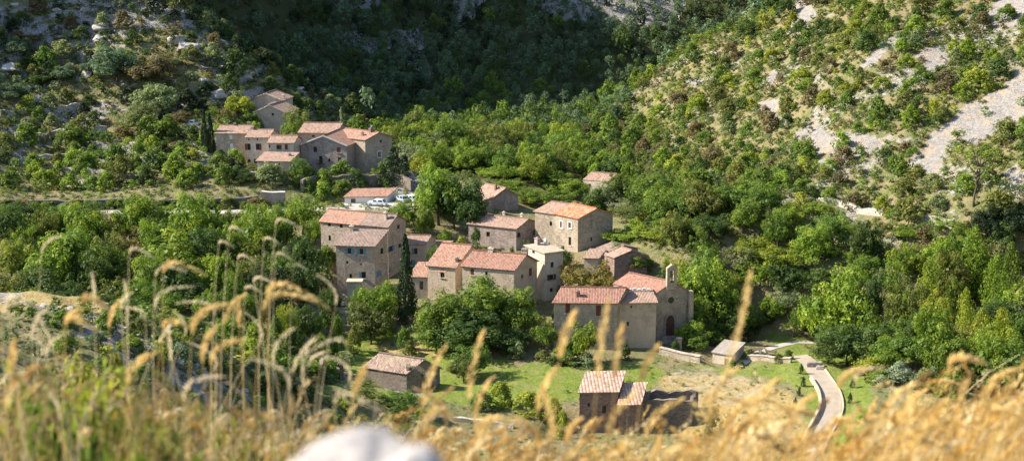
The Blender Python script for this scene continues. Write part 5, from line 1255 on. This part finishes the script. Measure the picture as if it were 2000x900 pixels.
for i in range(17000):
    d = rg.uniform(2.8, 8.6); px = rg.uniform(-900, 2900); b = bnd(px)
    py = b+abs(rg.normal())*85-10 if rg.random() < .93 else b-abs(rg.normal())*45
    left = px < 760
    if rg.random() < (.45 if left else (.5 if px < 1400 else 0)): continue
    q = np.array(at(px, py, d)); lean = rg.normal()*.12+(.10 if not left else .05)
    bx, by = q[0]-lean*rg.uniform(.5, 1.5), d+rg.normal()*.12; bz = zground(bx, by); h = q[2]-bz
    if h < .12 or h > 1.35: continue
    pal = LEFTC if (left and rg.random() < .8) else GOLD; col = np.array(pal[rg.integers(len(pal))])*rg.uniform(.7, 1.15)*(.85 if left else 1)
    pts = blade_curve(np.array([bx, by, bz-.05]), q, np.array([-lean*.6+rg.normal()*.05, rg.normal()*.05, h*.18]), 6)
    a = rg.uniform(0, 3.14); side = np.array([math.cos(a), math.sin(a), 0])
    gm.ribbon(pts, rg.uniform(.004, .012), col, side)
    if rg.random() < .42:
        L = rg.uniform(.05, .12); k = np.linspace(0, 1, 4)[:, None]; dv = pts[-1]-pts[-2]; dv /= np.linalg.norm(dv); droop = np.array([.5*np.sign(lean), 0, -.5])
        gm.head(pts[-1]+dv*L*k+droop*L*.5*k*k, rg.uniform(.008, .016), np.array(col)*1.1, rg, 14)
o = gm.build('dry_grass'); tag(o, 'golden dry grass covering the brow in front of the camera', None, None, 'stuff')

# tall stalks one can count: (base px, base py, tip px, tip py, distance, head length in px, droop, colour)
ST = [ # drooping pale heads on the left
(250,760,300,503,4.6,48,1,1),(60,700,118,462,5.0,52,.5,1),(420,720,478,455,5.4,30,1,1),(400,700,455,482,5.4,28,1,1),(440,720,500,512,5.2,36,1,1),(520,740,586,446,5.4,48,1,1),(500,740,545,476,5.6,30,1,1),(530,760,568,506,5.4,30,1,1),(560,760,600,527,5.4,28,1,1),(575,770,620,537,4.6,70,-.3,1),
(470,720,512,572,5.0,34,1,1),(560,800,545,560,4.8,50,1,1),(175,720,180,532,4.2,70,0,1),(235,740,243,548,4.2,90,0,1),(330,760,398,535,4.4,80,.9,0),(300,760,362,530,4.6,60,.8,1),(265,720,240,600,4.6,50,-.6,1),(385,800,345,592,4.2,80,-.7,1),(430,790,380,560,4.3,90,.6,1),
(345,790,330,640,3.8,70,0,1),(480,800,465,585,4.4,60,0,0),(560,860,640,600,3.6,120,1,0),(600,850,575,640,3.9,90,.3,1),(500,840,620,590,3.8,110,.8,0),(430,850,420,640,3.7,80,.2,0),(680,840,600,690,3.6,80,-1,1),(655,840,612,655,3.8,110,.1,1),
(150,800,130,650,3.7,70,.4,1),(80,790,95,600,3.9,80,.3,1),(20,780,60,590,4.0,70,.6,1),(270,860,300,690,3.4,90,.4,0),(390,880,440,735,3.2,100,.6,1),(520,880,490,700,3.2,100,-.5,1),
# centre
(720,900,850,742,3.4,110,1,1),(790,900,868,678,3.6,130,.2,0),(860,900,880,760,3.4,110,.3,0),(905,900,944,648,3.4,150,.1,0),(840,900,815,760,3.4,90,-.4,0),(940,900,960,740,3.5,100,.2,0),(700,900,740,800,3.3,90,1,1),
# right: big soft golden plumes
(1060,900,1122,612,3.0,100,.15,0),(1140,960,1188,590,2.9,160,.05,0),(1190,960,1215,640,3.0,110,.05,0),(1230,950,1282,678,3.0,80,.2,0),(1300,980,1467,534,2.8,230,.1,0),(1040,960,1085,720,3.2,100,.2,0),(1170,960,1240,770,3.2,110,.3,0),(1250,960,1330,780,3.3,110,.4,0),(1380,960,1440,720,3.3,110,.3,0),
(1620,960,1690,720,3.2,70,.5,0),(1690,950,1722,718,3.3,60,.6,1),(1870,950,1922,708,3.2,70,.8,0),(1880,950,1895,730,3.2,90,.1,0),(1520,960,1590,770,3.3,100,.3,0),(1750,960,1790,750,3.4,100,.4,0),(1950,960,1985,720,3.3,100,.4,0),(1450,960,1520,740,3.2,120,.3,0),(1100,960,1060,760,3.1,110,-.1,0),
]
for k in range(75):       # more stalks of the same grass among them
    tx = rg.uniform(-30, 760) if k < 30 else rg.uniform(760, 2020); top = (560 if k < 30 else (760 if tx < 1400 else 740)); ty = top+abs(rg.normal())*95+(max(0, tx-480)*.35 if k < 30 else 0)
    if k >= 30: ty = max(ty, bnd(tx)-75)
    if ty > 865: continue
    d = rg.uniform(3.1, 4.8); ln = rg.normal()*50+35
    ST.append((tx-ln*1.4, 900, tx, ty, d, rg.uniform(150, 330)/d, rg.choice([.1, .2, .35, .5, .8, 1, -.2, -.4]), int(k < 30 and rg.random() < .6)))
for (bx, by, tx, ty, d, hl, droop, pale) in ST:
    tip = np.array(at(tx, ty, d)); s = ppm(d); hm = hl/s; b = at(bx, by, d); base = np.array([b.x, d+.02, zground(b.x, d)-.03])
    if base[2] > tip[2]-.3: base[2] = tip[2]-.8
    dx = tip[0]-base[0]; col = np.array((.80, .68, .45) if pale else (.70, .52, .22))*rg.uniform(.9, 1.1)
    # stem rises, then the head hangs over by its droop
    hv = np.array([math.copysign(1, droop if abs(droop) > .01 else 1)*abs(droop)**.7, 0, 1-1.15*abs(droop)**1.3]); hv /= np.linalg.norm(hv)
    neck = tip-hv*hm*np.array([1, 1, 1]); neck[2] = tip[2]-max(hv[2], -.25)*hm
    st = blade_curve(base, neck, np.array([-dx*.35, 0, .12]), 9)
    k = np.linspace(0, 1, 7)[:, None]; end = neck+hv*hm; ctrl = neck+(st[-1]-st[-2])/np.linalg.norm(st[-1]-st[-2])*hm*.55
    hp = neck*(1-k)**2+ctrl*2*k*(1-k)+end*k*k
    root = empty('grass_stalk', tuple(base)); g1 = GrassMesh(); 
    for a in (0, 1.57): g1.ribbon(st, .0062, col*.95, np.array([math.cos(a), math.sin(a), 0]))
    g1.build('stem', root, base); g2 = GrassMesh(); g2.head(hp, .0062 if pale else .011, col*1.08, rg, 70); g2.build('seed_head', root, base)
    PLANTS.append((root, tx, ty, 'stalk', 'pale' if pale else 'golden', 0, None, 'grass', droop))
# leafy weeds in the grass on the left, and a few on the brow
for px, top, w_, d, kind, c in ((20,650,300,4.2,'shrub','olive green'),(95,670,280,3.9,'shrub','mid green'),(185,645,300,3.9,'shrub','yellow green'),(290,710,260,3.7,'shrub','olive green'),(160,750,280,3.3,'shrub','mid green'),(60,810,150,3.1,'scrub','brownish green'),(390,800,260,3.3,'shrub','mid green'),(250,780,260,3.2,'shrub','yellow green'),(530,840,120,3.2,'scrub','yellow green'),(460,760,240,3.8,'shrub','olive green'),(60,660,150,6.5,'scrub','brownish green'),(150,650,140,6.8,'shrub','yellow green'),(215,640,110,7.2,'bush','olive green'),(120,720,160,5.6,'scrub','olive green'),(210,700,120,5.2,'scrub','brownish green'),(250,740,130,5.8,'shrub','olive green'),(330,770,120,5.0,'scrub','brownish green'),(40,760,140,4.8,'scrub','olive green'),(430,780,110,5.0,'shrub','yellow green'),(480,800,130,4.4,'scrub','yellow green'),(540,770,90,5.2,'scrub','yellow green'),(270,830,150,4.2,'scrub','brownish green'),(620,830,90,4.4,'scrub','yellow green')):
    q = at(px, top, d); z = zground(q.x, d); h = q.z-z; o = plant(q.x, d, h, w_/ppm(d), kind, c, None, 'weeds', z=z); o.name = 'leafy_weed'
# the pale boulder at the foot of the picture
bm = bmesh.new(); bmesh.ops.create_icosphere(bm, subdivisions=5, radius=1.0)
for v in bm.verts:
    c = v.co.copy(); k = float(fbm(np.array(c.x*2.2+5), np.array(c.y*2.2+c.z*2.7), 3, 4))-.5; k2 = float(fbm(np.array(c.x*9+5), np.array(c.y*9+c.z*8), 8, 3))-.5
    v.co = c*(1+k*.22+k2*.08); v.co.z = min(v.co.z, .86+.2*k); v.co.z *= .9
me = bpy.data.meshes.new('boulder'); bm.to_mesh(me); bm.free(); mr, nt = new_mat('pale_limestone'); tc = N(nt, 'ShaderNodeTexCoord').outputs['Object']; nn = noise(nt, tc, 3, 7, .65)
finish(nt, ramp(nt, nn, [(.3, (.26, .235, .215)), (.55, (.42, .385, .36)), (.8, (.29, .26, .225))]), .9, nn, .4, .05, .15); me.materials.append(mr); me.polygons.foreach_set('use_smooth', [True]*len(me.polygons))
o = put(bpy.data.objects.new('boulder', me)); q = at(708, 852, 1.25); o.location = (q.x, 1.25, q.z-.212); o.scale = (.118, .115, .25); tag(o, 'blurred pale boulder poking out of the grass at the bottom edge', 'rock')
# ------------------------------------------------------------------ what each plant is called
LM = [('the highest house', 525, 225), ('the hamlet row', 500, 285), ('the balcony house', 632, 315), ('the tall rust roofed house', 715, 300), ('the white garage', 714, 385), ('the long orange and brown roof', 700, 440), ('the blue shuttered house', 695, 520),
 ('the slim dark cypress', 791, 540), ('the red tiled wing', 960, 515), ('the cream roofed tower', 1075, 520), ('the mauve house', 980, 450), ('the orange roofed house', 1140, 440), ('the red stone barn', 1230, 515), ('the chapel', 1310, 610), ('the long grey house', 1180, 640), ('the mottled barn', 785, 735), ('the roofless ruin', 1240, 790),
 ('the little stone hut', 1422, 695), ('the bend of the road', 1630, 780), ('the lawn', 1560, 690), ('the two pointed poplars', 1905, 640), ('the lone umbrella pine', 1912, 330), ('the stepped path wall', 1600, 445), ('the broad scree tongue', 1890, 260), ('the skyline outcrop', 1212, 225), ('the high scree chute', 1570, 50),
 ('the upper right corner', 1960, 30), ('the ruined house', 1180, 360), ('the cottage behind the plane trees', 970, 390), ('the bright plane tree', 855, 380), ('the largest grey crag', 365, 100), ('the two thin cypresses', 403, 260), ('the high crag', 200, 60), ('the long road wall', 150, 390),
 ('the left edge terraces', 60, 290), ('the left ledge', 150, 600), ('the square white capped wall', 534, 388), ('the left road', 300, 415), ('the valley poplars', 1080, 290), ('the pale boulder', 705, 860), ('the left picture edge', 0, 150), ('the middle of the right slope', 1600, 180), ('the scree fan', 1640, 270), ('the right end of the valley', 1980, 560), ('the picnic tables', 1490, 690), ('the round bright tree', 1640, 590), ('the round bright belt tree', 318, 520), ('the upper left corner', 20, 10)]
PL = {'broadleaf tree': 'broadleaf trees', 'bush': 'bushes', 'full leafy bush': 'full leafy bushes'}
ORD = ['leftmost', 'second from left', 'third from left', 'fourth from left', 'fifth from left', 'sixth from left', 'seventh from left', 'eighth from left']
CNT = ['', 'one', 'two', 'three', 'four', 'five', 'six', 'seven', 'eight']
hs = {}
for p in PLANTS: hs.setdefault(p[3], []).append(p[5]*p[8])
for k in hs: hs[k].sort()
ents = []
for p in PLANTS:
    o, px, py, kind, colr, h, lab, zone, w = p
    if kind == 'stalk':
        noun = 'grass stalk'; adj = colr+(' drooping' if abs(w) > .6 else ' upright' if abs(w) < .25 else ' leaning'); cat = 'grass stalk'
        n, lx, ly = min(LM, key=lambda l: (l[1]-px)**2+(l[2]-py)**2); rel = 'with its tip before'; lm = n; grp = 'grass stalks in front of the view'
        base = f'{adj} {noun}', f'{rel} {lm}'
    else:
        noun = 'leafy weed' if zone == 'weeds' else NOUN[kind]; cat = 'shrub' if zone == 'weeds' else ('shrub' if kind in ('shrub', 'scrub', 'bush') else 'tree')
        v = h*w; q = sum(1 for x in hs[kind] if x < v)/max(1, len(hs[kind])); sz = 'small' if q < .33 else ('large' if q > .67 else 'medium sized')
        n, lx, ly = min(LM, key=lambda l: (l[1]-px)**2+(l[2]-py)**2); dx, dy = px-lx, py-ly; dist = math.hypot(dx, dy)
        rel = ('left of' if dx < 0 else 'right of') if abs(dx) > abs(dy) else ('above' if dy < 0 else 'below')
        rel = ('just ' if dist < 45 else 'well ' if dist > 110 else '')+rel
        grp = {'left': 'shrubs on the left rocky hill', 'right': 'shrubs on the right slope', 'grove': 'trees of the valley grove', 'weeds': 'leafy weeds in the golden grass'}.get(zone, 'shrubs round the village' if cat == 'shrub' else 'trees round the village')
        base = f'{sz} {colr} {noun}', f'{rel} {n}'
    ents.append([o, px, cat, grp, lab, base])
by = {}
for e in ents:
    if not e[4]: by.setdefault(e[5], []).append(e)
for (a, b), L in by.items():
    L.sort(key=lambda e: e[1])
    for i, e in enumerate(L):
        if len(L) == 1: e[4] = f'{a} {b}'
        elif len(L) <= 8:
            e[4] = f'{"rightmost" if i == len(L)-1 else ORD[i]} of {CNT[len(L)]} {PL.get(a, a+"s" if not a.endswith("bush") else a+"es")} {b}'
        else: e[4] = f'{a} {b}'
def cut(t):
    w = t.split()
    if len(w) > 16: w = [x for x in w if x not in ('just', 'well', 'its')]
    if len(w) > 16: w = ' '.join(w).replace('medium sized ', '').replace('with tip before', 'before').split()
    if len(w) > 16: w = [x for x in w if x != 'the']
    return ' '.join(w)
for o, px, cat, grp, lab, base in ents: tag(o, cut(lab), cat, grp)
# ------------------------------------------------------------------ build the ground
def build_ground():
    ny, nx = T.shape
    V = np.stack([XX, YY, T], -1).reshape(-1, 3)
    idx = np.arange(ny*nx).reshape(ny, nx)
    F = np.stack([idx[:-1, :-1], idx[:-1, 1:], idx[1:, 1:], idx[1:, :-1]], -1).reshape(-1, 4)
    me = np_mesh('ground', V, F, M['ground'], smooth=True)
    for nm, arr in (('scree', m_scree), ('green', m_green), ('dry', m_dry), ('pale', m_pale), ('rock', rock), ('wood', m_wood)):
        a = me.attributes.new(nm, 'FLOAT', 'POINT'); a.data.foreach_set('value', arr.astype(np.float32).ravel())
    o = put(bpy.data.objects.new('ground', me)); tag(o, kind='structure')
    # beyond what the hillside covers: the land runs on to the horizon
    mb = MB(); E = 2500
    mb.add([(-E, -E, -30), (E, -E, -30), (E, E, -30), (-E, E, -30)], [(0, 1, 2, 3)])
    o = mb.build('far_ground', M['ground']); tag(o, kind='structure')
build_ground()

# ------------------------------------------------------------------ light
SUN = Vector((-.985, .03, 0)).normalized(); ELEV = R(38)
to_sun = Vector((SUN.x*math.cos(ELEV), SUN.y*math.cos(ELEV), math.sin(ELEV)))
w = bpy.data.worlds.new('World'); scn.world = w; w.use_nodes = True; nt = w.node_tree; nt.nodes.clear()
sky = nt.nodes.new('ShaderNodeTexSky'); sky.sky_type = 'NISHITA'; sky.sun_disc = False; sky.sun_elevation = ELEV
sky.sun_rotation = math.atan2(to_sun.x, to_sun.y); sky.altitude = 200; sky.dust_density = .6
bg = nt.nodes.new('ShaderNodeBackground'); bg.inputs[1].default_value = .12; out = nt.nodes.new('ShaderNodeOutputWorld')
nt.links.new(sky.outputs[0], bg.inputs[0]); nt.links.new(bg.outputs[0], out.inputs[0])
sl = bpy.data.lights.new('sun', 'SUN'); sl.energy = 5.0; sl.angle = R(.53); sl.color = (1, .915, .77)
so = bpy.data.objects.new('sun', sl); so.rotation_euler = (-to_sun).to_track_quat('-Z', 'Y').to_euler(); so.location = (-100, 100, 300); put(so)
scn.view_settings.view_transform = 'Standard'; scn.view_settings.look = 'None'; scn.view_settings.exposure = 1.2; scn.view_settings.gamma = 1
scn.view_settings.use_curve_mapping = False
scn.cycles.max_bounces = 6; scn.cycles.diffuse_bounces = 3; scn.cycles.glossy_bounces = 2; scn.cycles.transmission_bounces = 3; scn.cycles.transparent_max_bounces = 4
scn.cycles.use_denoising = True
